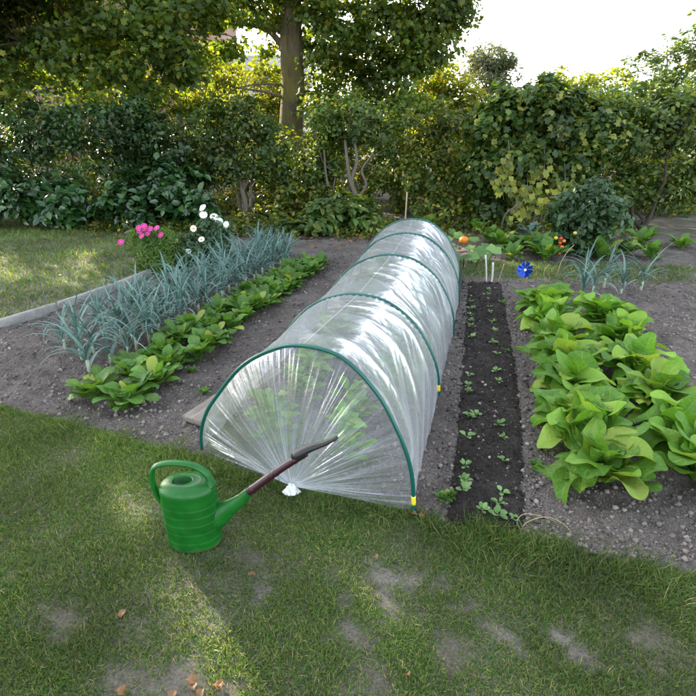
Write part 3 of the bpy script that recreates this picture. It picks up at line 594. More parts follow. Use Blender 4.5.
shrub('dense_bush', 'dark green bush filling the gap behind the vine', 'shrub', gp(560, 12), [bl(500, 128, 12, .9, .7, .75), bl(560, 130, 12, 1.1, .7, .75), bl(630, 120, 12, 1.1, .7, .8), bl(700, 110, 12, 1.2, .7, .8)], 9000, LEAF, .11, M_hedge, M_twig, 5, .03, BG, clump=.25)
shrub('willow_tree', 'grey-green fine-leaved tree rising behind the hedge against the white sky', 'tree', gp(487, 19), [bl(487, 72, 19, .95, .8, .8), bl(475, 62, 19, .5, .6, .45), bl(500, 66, 19, .5, .6, .55), bl(490, 110, 19, 1.2, .8, 1.0)], 7500, LONG, .16, M_willow, M_twig, 6, .05, BG, clump=.28, up=.1)
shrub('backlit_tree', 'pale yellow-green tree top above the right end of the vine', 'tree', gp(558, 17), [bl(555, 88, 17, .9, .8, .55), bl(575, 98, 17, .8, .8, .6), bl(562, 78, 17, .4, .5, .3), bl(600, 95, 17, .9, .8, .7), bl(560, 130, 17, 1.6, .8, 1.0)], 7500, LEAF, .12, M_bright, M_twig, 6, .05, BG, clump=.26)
shrub('backlit_tree', 'rounded tree beyond the hedge at the outer right', 'tree', gp(670, 18), [bl(660, 75, 18, 1.3, 1, 1.0), bl(700, 60, 18, 1.3, 1, 1.3), bl(670, 120, 18, 1.8, 1, 1.3)], 6500, LEAF, .14, M_hedge, M_twig, 6, .06, BG, clump=.3)
shrub('backlit_tree', 'broad tree standing beside the brick house', 'tree', gp(-30, 20), [bl(-10, 60, 20, 1.8, 1, 2.2), bl(30, 20, 20, 1.6, 1, 1.8)], 6500, LEAF, .16, M_hedge, M_bark, 6, .08, BG, clump=.35)

und = []
for x in np.arange(-9, 12, .55): und.append(((x, 10.4 + .8 * math.sin(x * 2.1), .62), (.6, .5, .8)))
for x in np.arange(-7, 7, .6): und.append(((x, 9.3 + .25 * math.sin(x * 3.1), .12), (.45, .3, .22)))
uo, _ = foliage('undergrowth', und, 52000, LEAF, .1, M_mix, None, .2, .4); tag(uo, 'tangled undergrowth beyond the hedge stems', 'undergrowth', kind='stuff')
# far wood at the horizon
V_ = rng.uniform(-1, 1, (26000, 3)); a = V_[:, 0] * 1.2; rr = 75 + V_[:, 1] * 8
zt = 5.5 * (.4 + .6 * n2(a * 14, a * 0, 1)) * (rng.random(len(a)) ** .7)
pos = np.c_[rr * np.sin(a), rr * np.cos(a), zt]
tag(scat_obj('far_woodland', LEAF, pos, rdir(len(a), .4), rng.uniform(0, 6.3, len(a)), rng.uniform(.6, 1.3, len(a)), M_hedge), 'distant line of woodland beyond the gardens', 'woodland', kind='stuff')

# ------------------------------------------------------------------ buildings
hb = np.array([*PY(120, 120, 24)[:2], 0]); house = thing('brick_house', hb, 'brick house with a red-brown door behind the tree at the left', 'house')
zt = 6.2; xr = PY(214, 90, 24)[0] - hb[0]; xl = -9.
b = MB(); b.box(((xl + xr) / 2, 3, zt / 2), (xr - xl, 6, zt)); b.add([(xl, 0, zt), (xr, 0, zt), (xr, 6, zt), (xl, 6, zt)], [(0, 1, 2, 3)]); b.build('wall', M_brick, house, False)
b = MB(); b.add([(xl - .3, -.4, zt - .05), (xr + .3, -.4, zt - .05), (xr + .3, 3, zt + 2.2), (xl - .3, 3, zt + 2.2), (xl - .3, 6.4, zt - .05), (xr + .3, 6.4, zt - .05), (xl - .3, -.4, zt + .1), (xr + .3, -.4, zt + .1)], [(6, 7, 2, 3), (0, 1, 7, 6), (3, 2, 5, 4), (0, 6, 3, 4), (1, 5, 2, 7), (0, 4, 5, 1)]); b.build('roof', M_tile, house, False)
def pxz(px, py, Yd=24): q = PY(px, py, Yd); return q[0] - hb[0], q[2]
x0, z1 = pxz(195, 70); x1, _ = pxz(211, 70); _, z0 = pxz(195, 98)
b = MB(); b.box(((x0 + x1) / 2, -.03, (z1 + max(z0, 0)) / 2), (x1 - x0, .05, z1 - max(z0, 0))); b.build('door', M_door, house, False)
x0, z1 = pxz(187, 74); x1, _ = pxz(193, 74)
b = MB(); b.box(((x0 + x1) / 2, -.03, z1 - .6), (x1 - x0, .06, 1.2)); b.build('shutter', M_white, house, False)
for px, py in ((150, 40), (60, 60), (60, 20)):
    x, z = pxz(px, py); f_ = MB(); f_.box((x, -.03, z), (1.2, .06, 1.3)); fo = f_.build('window', M_white, house, False)
    p_ = MB(); p_.box((x, -.065, z), (1.0, .02, 1.1)); p_.build('pane', M_glass, fo, False)
gb = np.array([*PY(262, 120, 22)[:2], 0]); gar = thing('garage', gb, 'low pale outbuilding with a light grey roof between house and trunk', 'building')
xl, zr = PY(228, 62, 22)[0] - gb[0], PY(262, 78, 22)[2]; xr = PY(300, 62, 22)[0] - gb[0]; zt2 = PY(262, 50, 22.5)[2]
b = MB(); b.box(((xl + xr) / 2, 2, zr / 2), (xr - xl, 4, zr)); b.build('wall', M_pale, gar, False)
b = MB(); b.add([(xl - .2, -.3, zr - .05), (xr + .2, -.3, zr - .05), (xr + .2, 2, zt2), (xl - .2, 2, zt2), (xl - .2, 4.3, zr - .05), (xr + .2, 4.3, zr - .05), (xl - .2, -.3, zr + .1), (xr + .2, -.3, zr + .1)], [(6, 7, 2, 3), (0, 1, 7, 6), (3, 2, 5, 4), (0, 6, 3, 4), (1, 5, 2, 7), (0, 4, 5, 1)]); b.build('roof', M_tile, gar, False)

# ------------------------------------------------------------------ tunnel
R_ = [G(413, 512), G(438, 397), G(453, 335), G(458.5, 303), G(459, 284)]
L0 = G(202, 450)
HTS = [.655, .555, .56, .575, .60]
PT = np.array([0, .016, .055, .11, .256, .404, .536, .70, .834, .914, .964, .988, 1.0])
PZ = np.array([0, .175, .33, .465, .755, .925, .995, .97, .79, .58, .39, .22, 0])
# arc-length resample of the hoop profile
_q = spline(np.c_[PT * 1.08, np.zeros(13), PZ * .65], 400); _s = np.r_[0, np.cumsum(np.linalg.norm(np.diff(_q, axis=0), axis=1))]; _s /= _s[-1]
def prof(s):
    t = np.interp(s, _s, _q[:, 0]) / 1.08; z = np.interp(s, _s, _q[:, 2]) / .65; return t, z
def prof_sym(s):
    a = np.pi * (1 - s); return .5 + .5 * np.sign(np.cos(a)) * np.abs(np.cos(a)) ** .92, np.sin(a) ** .92
LB = [L0 + (r - R_[0]) * 1.0 for r in R_]
def hoop_pt(i, s):
    """i float hoop index"""
    i = np.asarray(i, float); k = np.arange(5)
    f = lambda arr: np.stack([np.interp(i, k, np.array(arr)[:, c]) for c in range(3)], -1)
    A, B = f(LB), f(R_); Hh = np.interp(i, k, HTS)
    t1, z1 = prof(s); t2, z2 = prof_sym(s); w_ = np.clip(1 - i, 0, 1) * .45 + .55 * 1.0
    t = t1 * w_ + t2 * (1 - w_); z = z1 * w_ + z2 * (1 - w_)
    P = A + (B - A) * t[..., None]; P[..., 2] += z * Hh
    return P
org = (L0 + R_[0]) / 2
tun = thing('polytunnel', org, 'long clear plastic cloche tunnel stretched over green hoops', 'tunnel')
ax = (R_[4] - R_[0]); ax /= np.linalg.norm(ax)
# hoops
for i in range(5):
    s = np.linspace(0, 1, 72); P = hoop_pt(np.full(72, i), s); P[0, 2] = -.05; P[-1, 2] = -.05; P[:, 2] += .004
    cen_ = (LB[i] + R_[i]) / 2; d = P - cen_; P = cen_ + d * (1 + .006)
    b = MB(); b.tube(P - org, .0085, 10); h_ = b.build('hoop', M_hoop, tun)
    if i < 2:
        b = MB(); e = P[-1] + (P[-3] - P[-1]) * (.8 if i == 0 else .55)
        k = np.linspace(0, 1, 5)[:, None]; q = P[-4] + (P[-2] - P[-4]) * k * .8; b.tube(q - org, .0098, 10); b.build('yellow_sticker', M_ylab, h_)
# film over the hoops
nu, ns = 560, 190
tt = np.linspace(0, 4, nu); s = np.linspace(0, 1, ns); TT, SS = np.meshgrid(tt, s, indexing='ij')
P = hoop_pt(TT, SS)
cenl = np.stack([np.interp(TT, np.arange(5), (np.array(LB) + np.array(R_))[:, c] / 2) for c in range(3)], -1)
nrm = P - cenl; nrm /= np.linalg.norm(nrm, axis=-1)[..., None] + 1e-9
fr_ = TT - np.floor(TT); dh = np.minimum(fr_, 1 - fr_)
length = np.interp(TT, np.arange(5), np.r_[0, np.cumsum([np.linalg.norm(R_[i + 1] - R_[i]) for i in range(4)])])
sag = -.022 * np.sin(np.pi * fr_) * np.sin(np.pi * SS) ** .5
def ridge(v): return 1 - np.abs(2 * v - 1)
arc = SS * 1.9
wx = length + .22 * (n2(length, arc, 2.2, 1) - .5) * 2
v1 = ridge(n2(wx * 5.5, arc * 1.1, 1, 11)) ** 4      # folds running round the tunnel
v2 = ridge(n2((length * .75 + arc * .8) * 7, (arc - length) * 1.1, 1, 17)) ** 3
v3 = ridge(n2((length * .6 - arc) * 6, (arc + length) * 1.2, 1, 23)) ** 3
right = np.clip((SS - .35) / .3, 0, 1); mid = np.sin(np.pi * fr_) ** .5
a1 = right * np.clip(1.6 - np.abs(TT - 1.2) * .75, .25, 1)
far = np.clip(TT - 1.6, 0, 1); near = np.clip(np.sin(np.pi * SS), 0, 1)
disp = sag + mid * near * (.015 * a1 * v1 + .008 * v2 * (.4 + far) + .006 * v3) + .006 * (fbm(length, arc, 6, 3, 31) - .5)
disp += .0035 * np.sin(SS * 2 * np.pi * 46 + 3 * np.sin(length * 9)) * np.exp(-dh / .035) * np.clip(np.sin(np.pi * SS), 0, 1)
disp += .0016 * ridge(fbm(length, arc, 18, 3, 41)) ** 2 * near
msk = np.clip(n2(length, arc, 2.6, 55) * 2.4 - .7, 0, 1)
v4 = ridge(n2(wx * 13, arc * 2.4 + .8 * n2(length, arc, 5, 9), 1, 61)) ** 7 * msk
v5 = ridge(n2((length * .8 + arc) * 11, (arc - length) * 1.6, 1, 71)) ** 8 * np.clip(1.1 - msk, 0, 1)
disp += (.0065 * v4 + .005 * v5) * near * (.35 + .65 * mid)
P = P + nrm * disp[..., None]
P[..., 2] = np.maximum(P[..., 2], .006); P[:, 0, 2] = -.01; P[:, -1, 2] = -.01
gat = .10 + .5 * v4 * (.4 + right) + .4 * v5 + .10 * right + .34 * a1 * (v1 ** 2.2) * mid * n2(length, arc, 3, 50) * 2 + .25 * v2 ** 3 * far + .12 * v3 ** 3 + .22 * np.exp(-dh / .03) * near * (.6 + .4 * np.sin(SS * 2 * np.pi * 46)) + .35 * (1 - np.clip(np.minimum(SS, 1 - SS) / .02, 0, 1)) + .14 * far
me = npmesh('film_cover', P.reshape(-1, 3) - org, np.concatenate([np.array(f) for f in grid_faces(nu, ns)]), np.full((nu - 1) * (ns - 1), 4))
me.attributes.new('gather', 'FLOAT', 'POINT').data.foreach_set('value', gat.ravel().astype(np.float32))
link('film_cover', me, M_film, tun, True)
# gathered ends
def film_end(i, knot, name, outward):
    nr_, ns_ = 90, 620
    s = np.linspace(0.0, 1, ns_); r = np.linspace(0, 1, nr_); RR, SS = np.meshgrid(r, s, indexing='ij')
    Hp = hoop_pt(np.full(ns_, i), s); Hp[0, 2] = Hp[-1, 2] = .008
    Pn = knot + (Hp - knot)[None] * RR[..., None]
    # bottom skirt sags onto the ground; panel bulges outward a little
    th = SS * 60 + 5 * n2(SS * 6, SS * 0, 1, 12) + 1.5 * n2(SS * 17, RR * 1.5, 1, 13)
    bold = np.clip(n2(SS * 13, RR * .5, 1, 14) * 2 - .35, .15, 1.3)
    amp = (RR ** .9) * (1 - RR) ** .55
    pl = (ridge(n2(th * 1.0 + .6 * n2(RR, RR, 3, 2), RR * 1.0, 1, 61)) ** 2.2 * .6 + ridge(n2(th * 2.3, RR * .8, 1, 71)) ** 3 * .4)
    nrm = np.array(outward, float); nrm = nrm / np.linalg.norm(nrm)
    d = .036 * amp * pl * bold + .035 * amp * ridge(n2(SS * 15, RR * .4, 1, 15)) ** 3 + .008 * (fbm(th * .4, RR * 3, 1, 3, 81) - .5) * amp + .03 * np.sin(np.pi * RR) * np.sin(np.pi * SS)
    Pn = Pn + nrm * d[..., None]
    Pn[..., 2] += .022 * amp * (ridge(n2(th * 1.4, RR, 1, 91)) ** 2 - .2)
    Pn[..., 2] = np.maximum(Pn[..., 2], .010 + .004 * pl)
    pc = pl / pl.max()
    g_ = np.clip(1.15 * np.exp(-(RR / .34) ** 1.2), 0, 1.1) + 1.15 * bold * pc ** 3.0 * (1 - RR * .55) * (.35 + .9 * n2(SS * 9, RR, 1, 99)) - .02
    me = npmesh(name, Pn.reshape(-1, 3) - org, np.concatenate([np.array(f) for f in grid_faces(nr_, ns_)]), np.full((nr_ - 1) * (ns_ - 1), 4))
    me.attributes.new('gather', 'FLOAT', 'POINT').data.foreach_set('value', np.clip(g_, 0, 1.1).ravel().astype(np.float32))
    link(name, me, M_front, tun, True)
kn = G(292, 490) + np.array([0, 0, .022])
film_end(0, kn, 'front_film', -ax + np.array([0, 0, .35]))
film_end(4, (LB[4] + R_[4]) / 2 + ax * .25 + np.array([0, 0, .02]), 'rear_film', ax + np.array([0, 0, .35]))
M_knot = mat('knotted_film', (.72, .73, .72), .3, .5)
b = MB()
b.ball(kn - org + np.array([.0, -.012, .0]), (.020, .018, .020), 20, 12, 0, lambda a, q: 1 + .22 * math.sin(q * 5 + a * 3) + .12 * math.sin(q * 9))
for q in range(5):
    a = -math.pi / 2 + (q - 2) * .42; d = np.array([math.cos(a), math.sin(a), 0])
    b.tube(spline([kn - org, kn - org + d * .02 + [0, 0, -.004], kn - org + d * .045 + [0, 0, -.016]], 8), np.linspace(.009, .014, 8), 7, sq=(.35, 1.1))
b.build('film_knot', M_knot, tun)
# ridge string just under the film
b = MB(); ti = np.linspace(0, 4, 60); b.tube(hoop_pt(ti, np.full(60, .50)) + [0, 0, .003] - org, .0009, 5); b.build('ridge_cord', M_stake, tun)

# ------------------------------------------------------------------ watering can
CB = G(196, 539); CB[2] = ground_z(np.array([CB[0]]), np.array([CB[1]]))[0] + .002
can = thing('watering_can', CB, 'green plastic watering can with a dark red spout pipe and black rose', 'watering can')
can.scale = (.95, .95, .95)
A_, B_ = .1085, .078
def ring(r, z, n=64, A=A_, B=B_): return [(A * r * math.copysign(abs(math.cos(t)) ** .92, math.cos(t)), B * r * math.copysign(abs(math.sin(t)) ** .92, math.sin(t)), z) for t in np.linspace(0, 2 * math.pi, n, endpoint=False)]
prf = [(.90, 0), (.965, .004), (.985, .012), (.985, .03)]
z = .03
for gz in (.045, .088, .130, .168, .205):
    prf += [(.990, gz - .010), (.996, gz - .005), (1.000, gz), (.996, gz + .004), (.980, gz + .007), (.988, gz + .011)]
prf += [(.98, .235), (.975, .255), (.99, .262), (.985, .270), (.955, .279), (.90, .285), (.80, .291), (.66, .296), (.50, .299)]
b = MB(); V = sum([ring(r, z) for r, z in prf], []); b.add(V, grid_faces(len(prf), 64, True) + [tuple(range(63, -1, -1))])
b.build('body', M_can, can)
# top deck with an oval filling hole set towards the back
b = MB(); hx = -.018
def ov(rx, ry, z, cx): return [(cx + rx * math.cos(t), ry * math.sin(t), z) for t in np.linspace(0, 2 * math.pi, 64, endpoint=False)]
rings = ring(.50, .299) + ov(.046, .032, .2985, hx) + ov(.043, .029, .300, hx) + ov(.041, .028, .300, hx) + ov(.039, .026, .296, hx) + ov(.036, .023, .270, hx) + ov(.020, .012, .262, hx)
b.add(rings, grid_faces(7, 64, True)); b.build('filler_neck', M_can, can)
b = MB(); P = spline([(-.095, 0, .165), (-.118, 0, .22), (-.130, 0, .29), (-.118, 0, .352), (-.075, 0, .377), (-.01, 0, .378), (.045, 0, .362), (.082, 0, .325), (.092, 0, .275)], 60)
k = np.linspace(0, 1, 60); b.tube(P, np.interp(k, [0, .08, .3, .7, .92, 1], [.017, .0135, .0135, .0135, .017, .026]), 16, sq=(.72, 1.15), up=(0, 0, 1)); b.build('handle', M_can, can)
sx = lambda px, py: (PY(px, py, CB[1]) - CB) / .95
e1 = sx(250, 491); e2 = sx(306, 453)
b = MB(); P = spline([(.040, 0, .098), (.085, 0, .118), (.125, 0, .146), (.165, 0, .178), (.205, 0, .212), tuple(e1)], 40); k = np.linspace(0, 1, 40)
rr = np.interp(k, [0, .12, .25, .38, .55, .75, 1], [.070, .066, .055, .044, .033, .025, .0185]); b.tube(P, rr, 24, sq=(1, .72)); b.build('spout', M_can, can)
d_ = (e2 - e1) / np.linalg.norm(e2 - e1)
b = MB(); n_ = 60; k = np.linspace(-.02, 1.0, n_); P = e1 + (e2 - e1) * k[:, None]; P[:, 2] += .006 * np.sin(np.pi * k)
rr = np.interp(k, [0, 1], [.0165, .0140]) + .0018 * (np.exp(-((k - .05) / .02) ** 2) + np.exp(-((k - .40) / .012) ** 2) + np.exp(-((k - .47) / .012) ** 2) + np.exp(-((k - .8) / .012) ** 2)); b.tube(P, rr, 20); pipe = b.build('spout_pipe', M_maroon, can)
r0, r1 = sx(293, 456), sx(338, 437)
b = MB(); k = np.linspace(0, 1, 30); P = spline([r0, r0 + (r1 - r0) * .35 + [0, 0, .004], r0 + (r1 - r0) * .7 - [0, 0, .002], r1], 30)
rr = np.interp(k, [0, .015, .05, .15, .3, .6, .95, 1], [.010, .016, .0185, .0190, .0165, .0115, .0085, .004]); b.tube(P, rr, 20, sq=(.95, 1.25)); ro = b.build('rose', M_black, can)
b = MB(); rd = (r0 - r1) / np.linalg.norm(r1 - r0)
b.tube([r0 + rd * .001, r0 + rd * .006], [.012, .010], 20, sq=(.95, 1.2)); b.build('rose_face', mat('dark_grey_plastic', (.03, .03, .03), .35), ro)

# ------------------------------------------------------------------ leaf-strap builder for crop plants
def leaf_surf(b, base, az, elev, L, W, curl=1.0, nu=9, nv=5, fold=.15, wave=.0, tip=.6, twist=0., seed=0, pet=.0, petw=.1, crink=0.):
    """one curved leaf blade from base, leaving at elev, arching over by curl radians"""
    t = np.sin(np.linspace(0, 1, nu) * np.pi / 2); v = np.linspace(-1, 1, nv)
    ang = elev - curl * t ** 1.3
    dx = np.cos(ang); dz = np.sin(ang); step = L * np.diff(t)
    x = np.r_[0, np.cumsum((dx[1:] + dx[:-1]) / 2 * step)]; z = np.r_[0, np.cumsum((dz[1:] + dz[:-1]) / 2 * step)]
    if pet > 0:
        q = np.clip((t - pet) / (1 - pet), 0, 1); wd = np.where(t < pet, petw, np.maximum(petw, np.sin(np.pi * np.clip(q, 0, 1) ** tip) ** .55))
    else: wd = np.maximum(petw, np.sin(np.pi * (.06 + .93 * t) ** tip) ** (.7 if tip < 1 else .55))
    wd = wd * W; wd[-1] *= .4 if pet == 0 else 1
    ph = seed * 1.7
    V = []
    for i in range(nu):
        nx, nz = -np.sin(ang[i]), np.cos(ang[i])
        for vv in v:
            y = vv * wd[i]; hgt = fold * abs(vv) * wd[i] + wave * wd[i] * abs(vv) ** 2 * math.sin(t[i] * 11 + ph + (2.0 if vv > 0 else 0)) + crink * W * math.sin(t[i] * 23 + vv * 6 + ph) * math.sin(vv * 7 + ph)
            V.append((x[i] + nx * hgt, y + twist * t[i] * x[i], z[i] + nz * hgt))
    V = np.array(V); c, s = math.cos(az), math.sin(az)
    V = np.c_[V[:, 0] * c - V[:, 1] * s, V[:, 0] * s + V[:, 1] * c, V[:, 2]] + np.array(base)
    tu, tv = np.meshgrid(t, v, indexing='ij'); b.add(V, grid_faces(nu, nv), 0, np.c_[tu.ravel(), tv.ravel()])
def soilz(x, y): return float(soil_z(np.array([[x, y]]))[0][0])
def place(o, p, sc, rz, label=None, cat=None, group=None, z=None):
    o.location = (p[0], p[1], soilz(p[0], p[1]) - .004 if z is None else z); o.scale = (sc, sc, sc); o.rotation_euler = (0, 0, rz); tag(o, label, cat, group)
def variants(name, fn, mt, k=4):
    out = []
    for i in range(k):
        b = MB(); fn(b, i); me = npmesh(name, np.concatenate(b.V), b.L, b.T, b.M); AA = np.concatenate(b.A).astype(np.float32)
        for q, an in enumerate(('along', 'across')): me.attributes.new(an, 'FLOAT', 'POINT').data.foreach_set('value', np.ascontiguousarray(AA[:, q]))
        for m in (mt if isinstance(mt, list) else [mt]): me.materials.append(m)
        me.polygons.foreach_set('use_smooth', np.ones(len(me.polygons), bool)); out.append(me)
    return out
def inst(name, me, parent=None):
    o = bpy.data.objects.new(name, me); COL.objects.link(o); o.parent = parent; return o

# leeks
def leek(b, i):
    r = random.Random(40 + i)
    n = 15; fan = r.uniform(0, 3)
    b.tube([(0, 0, -.02), (0, 0, .05), (0, 0, .09)], [.012, .011, .009], 8, m=1)
    for k in range(n):
        side = 0 if k % 2 else math.pi
        leaf_surf(b, (0, 0, .02 + k * .008), fan + side + r.uniform(-.9, .9), r.uniform(1.05, 1.55), r.uniform(.22, .40), r.uniform(.0058, .0092), curl=r.uniform(.5, 2.6), nu=12, nv=3, fold=.55, tip=.45, petw=.12, twist=r.uniform(-.3, .3), seed=k)
M_leekst = mat('leek_stem', (.38, .44, .30), .5)
LEEK = variants('leek', leek, [M_leek, M_leekst], 5)
rows = [(G(98, 372), G(291, 262), 'row beside the radishes', 28), (G(70, 352), G(275, 254), 'row nearer the back lawn', 28), (G(84, 362), G(283, 258), 'middle leek row', 28)]
for a, e, rn, n in rows:
    for k in range(n):
        t = k / (n - 1); p = a + (e - a) * t + [random.gauss(0, .025), random.gauss(0, .02), 0]
        o = inst('leek', LEEK[(k * 3 + (0 if rn[4] == 'b' else 1)) % 5]); place(o, p, random.uniform(.85, 1.15), random.uniform(0, 6.3), 'blue-green leek, %s from the lawn in the %s' % (ORD[k], rn), 'leek', 'leeks in three rows')
# radishes
def radish(b, i):
    r = random.Random(90 + i); n = 22
    for k in range(n):
        leaf_surf(b, (r.uniform(-.015, .015), r.uniform(-.015, .015), .0), k * 2.4 + r.uniform(-.3, .3), r.uniform(.75, 1.5), r.uniform(.10, .21), r.uniform(.026, .042), curl=r.uniform(.3, 1.4), nu=11, nv=5, fold=.18, wave=.20, tip=1.15, petw=.08, pet=.35, seed=k, crink=.05)
RAD = variants('radish_plant', radish, M_radish, 6)
for a, e, n, side in ((G(118, 414), G(318, 270), 27, 'front file nearer the tunnel'), (G(98, 402), G(306, 267), 27, 'rear file nearer the leeks')):
  for k in range(n):
    t = k / (n - 1); p = a + (e - a) * t + [random.gauss(0, .035), random.gauss(0, .03), 0]
    o = inst('radish_plant', RAD[k % 6]); place(o, p, random.uniform(.75, 1.15), random.uniform(0, 6.3), 'leafy green radish plant, %s from the lawn in the %s' % (ORD[k], side), 'radish plant', 'radish row')
# weeds near radishes, tunnel and seed bed
for k, (px, py, l) in enumerate([(150, 395, 'small yellowish weed seedling on bare soil beside the radish row'), (205, 395, 'tiny green weed above the grey plank'), (192, 372, 'tiny green weed between radishes and tunnel'), (443, 505, 'flat grey-green weed beside the foot of the front hoop'), (450, 503, 'small weed at the near corner of the dark seed bed'), (505, 355, 'grey-green weed at the right edge of the seed bed'), (502, 306, 'trailing weed next to the first far lettuce'), (536, 470, 'small green weed left of the lettuce row')]):
    p = G(px, py); o = inst('weed', RAD[k % 6]); place(o, p, .28, k, l, 'weed', 'small weeds on the soil')
# seedlings
def seedling(b, i):
    r = random.Random(i)
    for k in range(5 + i % 3):
        leaf_surf(b, (0, 0, 0), k * 1.9 + r.uniform(-.4, .4), r.uniform(.5, 1.2), r.uniform(.022, .036), r.uniform(.006, .010), curl=r.uniform(.4, 1.2), nu=7, nv=3, fold=.15, tip=.8, petw=.07, pet=.35, seed=k)
SEEDM = variants('seedling', seedling, M_seed, 5)
lc = [(462, 499), (464, 494), (463, 486), (464, 474), (466, 443), (468, 422), (475, 421), (467, 397), (467, 390), (468, 381), (471, 343), (470, 330), (470, 325), (470, 319), (471, 312), (471, 306)]
rc = [(514, 525), (497, 522), (481, 518), (498, 510), (501, 496), (503, 466), (502, 442), (498, 431), (498, 388), (495, 378), (496, 361), (493, 348), (494, 335), (492, 325), (490, 318), (489, 311), (488, 299), (488, 293)]
for nm, c in (('left', lc), ('right', rc)):
    for k, (px, py) in enumerate(c):
        p = G(px, py); o = inst('seedling', SEEDM[(k * 2) % 5]); z = float(seed_z(np.array([p[:2]]))[0])
        place(o, p, random.uniform(1.0, 1.55), random.uniform(0, 6), 'tiny green seedling, %s from the lawn in the seed row nearer the %s' % (ORD[k], 'tunnel' if nm == 'left' else 'lettuces'), 'seedling', 'seedlings in the dark seed bed', z=z)
# lettuces
def lettuce(b, i):
    r = random.Random(200 + i); n = 30
    for k in range(n):
        q = k / n
        leaf_surf(b, (r.uniform(-.04, .04), r.uniform(-.04, .04), .01 + .05 * q), k * 2.4 + r.uniform(-.5, .5), .65 + q * .75 + r.uniform(-.25, .25), r.uniform(.19, .30) * (1 - .15 * q), r.uniform(.05, .085), curl=r.uniform(.2, 2.3) * (1.1 - q * .4), nu=22, nv=13, fold=r.uniform(-.1, .5), wave=r.uniform(.15, .40), tip=r.uniform(1.1, 1.6), petw=.2, seed=k, crink=.04, twist=r.uniform(-.8, .8))
LET = variants('lettuce', lettuce, M_lett, 5)
lt = [(596, 482), (587, 455), (577, 432), (570, 402), (563, 376), (556, 353), (548, 332), (543, 313)]
for k, (px, py) in enumerate(lt):
    p = G(px, py); o = inst('lettuce', LET[k % 5]); place(o, p, .98 + .1 * random.random(), k * 1.3 + 2.2, 'large bright green lettuce, %s from the lawn in the row beside the seed bed' % ORD[k], 'lettuce', 'lettuces in the right bed')
for k, (px, py) in enumerate([(700, 484), (678, 448), (650, 412), (634, 380), (618, 352), (604, 328)]):
    p = G(px, py); o = inst('lettuce', LET[(k + 2) % 5]); place(o, p, 1.0 + .1 * random.random(), k * 1.7 + 1, 'large bright green lettuce, %s from the lawn in the outer row' % ORD[k], 'lettuce', 'lettuces in the right bed')
for k, (px, py) in enumerate([(580, 305), (592, 297), (603, 290), (582, 286), (620, 296), (640, 292)]):
    p = G(px, py); o = inst('leek', LEEK[k % 5]); place(o, p, 1.15, k, 'blue-green leek behind the lettuces, %s from the tomato plant side' % ORD[k], 'leek', 'leeks behind the lettuces')
# crops under the film
def crop(b, i):
    r = random.Random(300 + i); n = 40
    for k in range(n):
        h_ = r.uniform(.0, .20)
        leaf_surf(b, (r.uniform(-.06, .06), r.uniform(-.06, .06), h_), k * 2.4, r.uniform(.4, 1.2), r.uniform(.07, .14), r.uniform(.020, .036), curl=r.uniform(.5, 1.4), nu=9, nv=5, fold=.2, wave=.15, tip=.85, petw=.07, pet=.3, seed=k)
CROP = variants('covered_crop', crop, M_lett, 4)
rt = R_[0] - L0
for row, fr in (('left', .30), ('right', .68)):
    for k in range(9):
        p = L0 + rt * fr + (R_[4] - R_[0]) * ((k + .55) / 9.3) + [random.gauss(0, .03), random.gauss(0, .03), 0]
        o = inst('covered_crop', CROP[(k + (row == 'left')) % 4]); place(o, p, random.uniform(.85, 1.15), random.uniform(0, 6), 'crop plant under the film, %s from the knot in the row nearer the %s' % (ORD[k], 'radishes' if row == 'left' else 'seed bed'), 'crop plant', 'crop plants inside the tunnel')

# ------------------------------------------------------------------ flowers
def petal_ring(b, c, nrm_, R, n, m=0, cup=.15, rc=.0, mc=1):
    nrm_ = np.array(nrm_, float); nrm_ /= np.linalg.norm(nrm_); ref = np.array([1., 0, 0]) if abs(nrm_[0]) < .9 else np.array([0, 1., 0])
    u = np.cross(nrm_, ref); u /= np.linalg.norm(u); v = np.cross(nrm_, u)
    for k in range(n):
        a = 2 * math.pi * k / n; d = math.cos(a) * u + math.sin(a) * v; s_ = -math.sin(a) * u + math.cos(a) * v; w_ = R * math.pi / n * .95
        V = [np.array(c), c + d * R * .45 + s_ * w_ * .8 + nrm_ * cup * R * .3, c + d * R * .9 + s_ * w_ * .75 + nrm_ * cup * R, c + d * R + nrm_ * cup * R * .8, c + d * R * .9 - s_ * w_ * .75 + nrm_ * cup * R, c + d * R * .45 - s_ * w_ * .8 + nrm_ * cup * R * .3]
        b.add(V, [tuple(range(6))], m)
    if rc: b.ball(np.array(c) + nrm_ * rc * .4, (rc, rc, rc * .6), 8, 5, mc)
def flower_plant(name, label, px, py, Yd, R, Hh, heads, petm, folm, nleaf, tmpl, size, hr, npet, center):
    base = np.array([*PY(px, py, Yd)[:2], 0.]); base[2] = 0
    t = thing(name, base, label, 'flower plant')
    f = [((0, 0, Hh * .5), (R, R, Hh * .48)), ((0, 0, Hh * .75), (R * .8, R * .8, Hh * .25))]
    foliage('foliage', f, nleaf, tmpl, size, folm, t, .07, .3)
    for hx, hy in heads:
        q = PY(hx, hy, Yd - (.05 if Hh > .45 else .2)) - base
        st = MB(); st.tube(spline([(q[0] * .3, 0, Hh * .3), (q[0] * .8, q[1] * .6, q[2] * .8), tuple(q)], 8), .004, 5); s_ = st.build('stem', folm, t)
        b = MB(); petal_ring(b, q, (random.gauss(0, .3), -1, .8 + random.gauss(0, .3)), hr, npet, 0, .15, center); 
        if npet > 10: petal_ring(b, q + np.array([0, -.006, .006]), (0, -1, .8), hr * .65, 9, 0, .3)
        b.build('flower', [petm, M_yel], t, False)
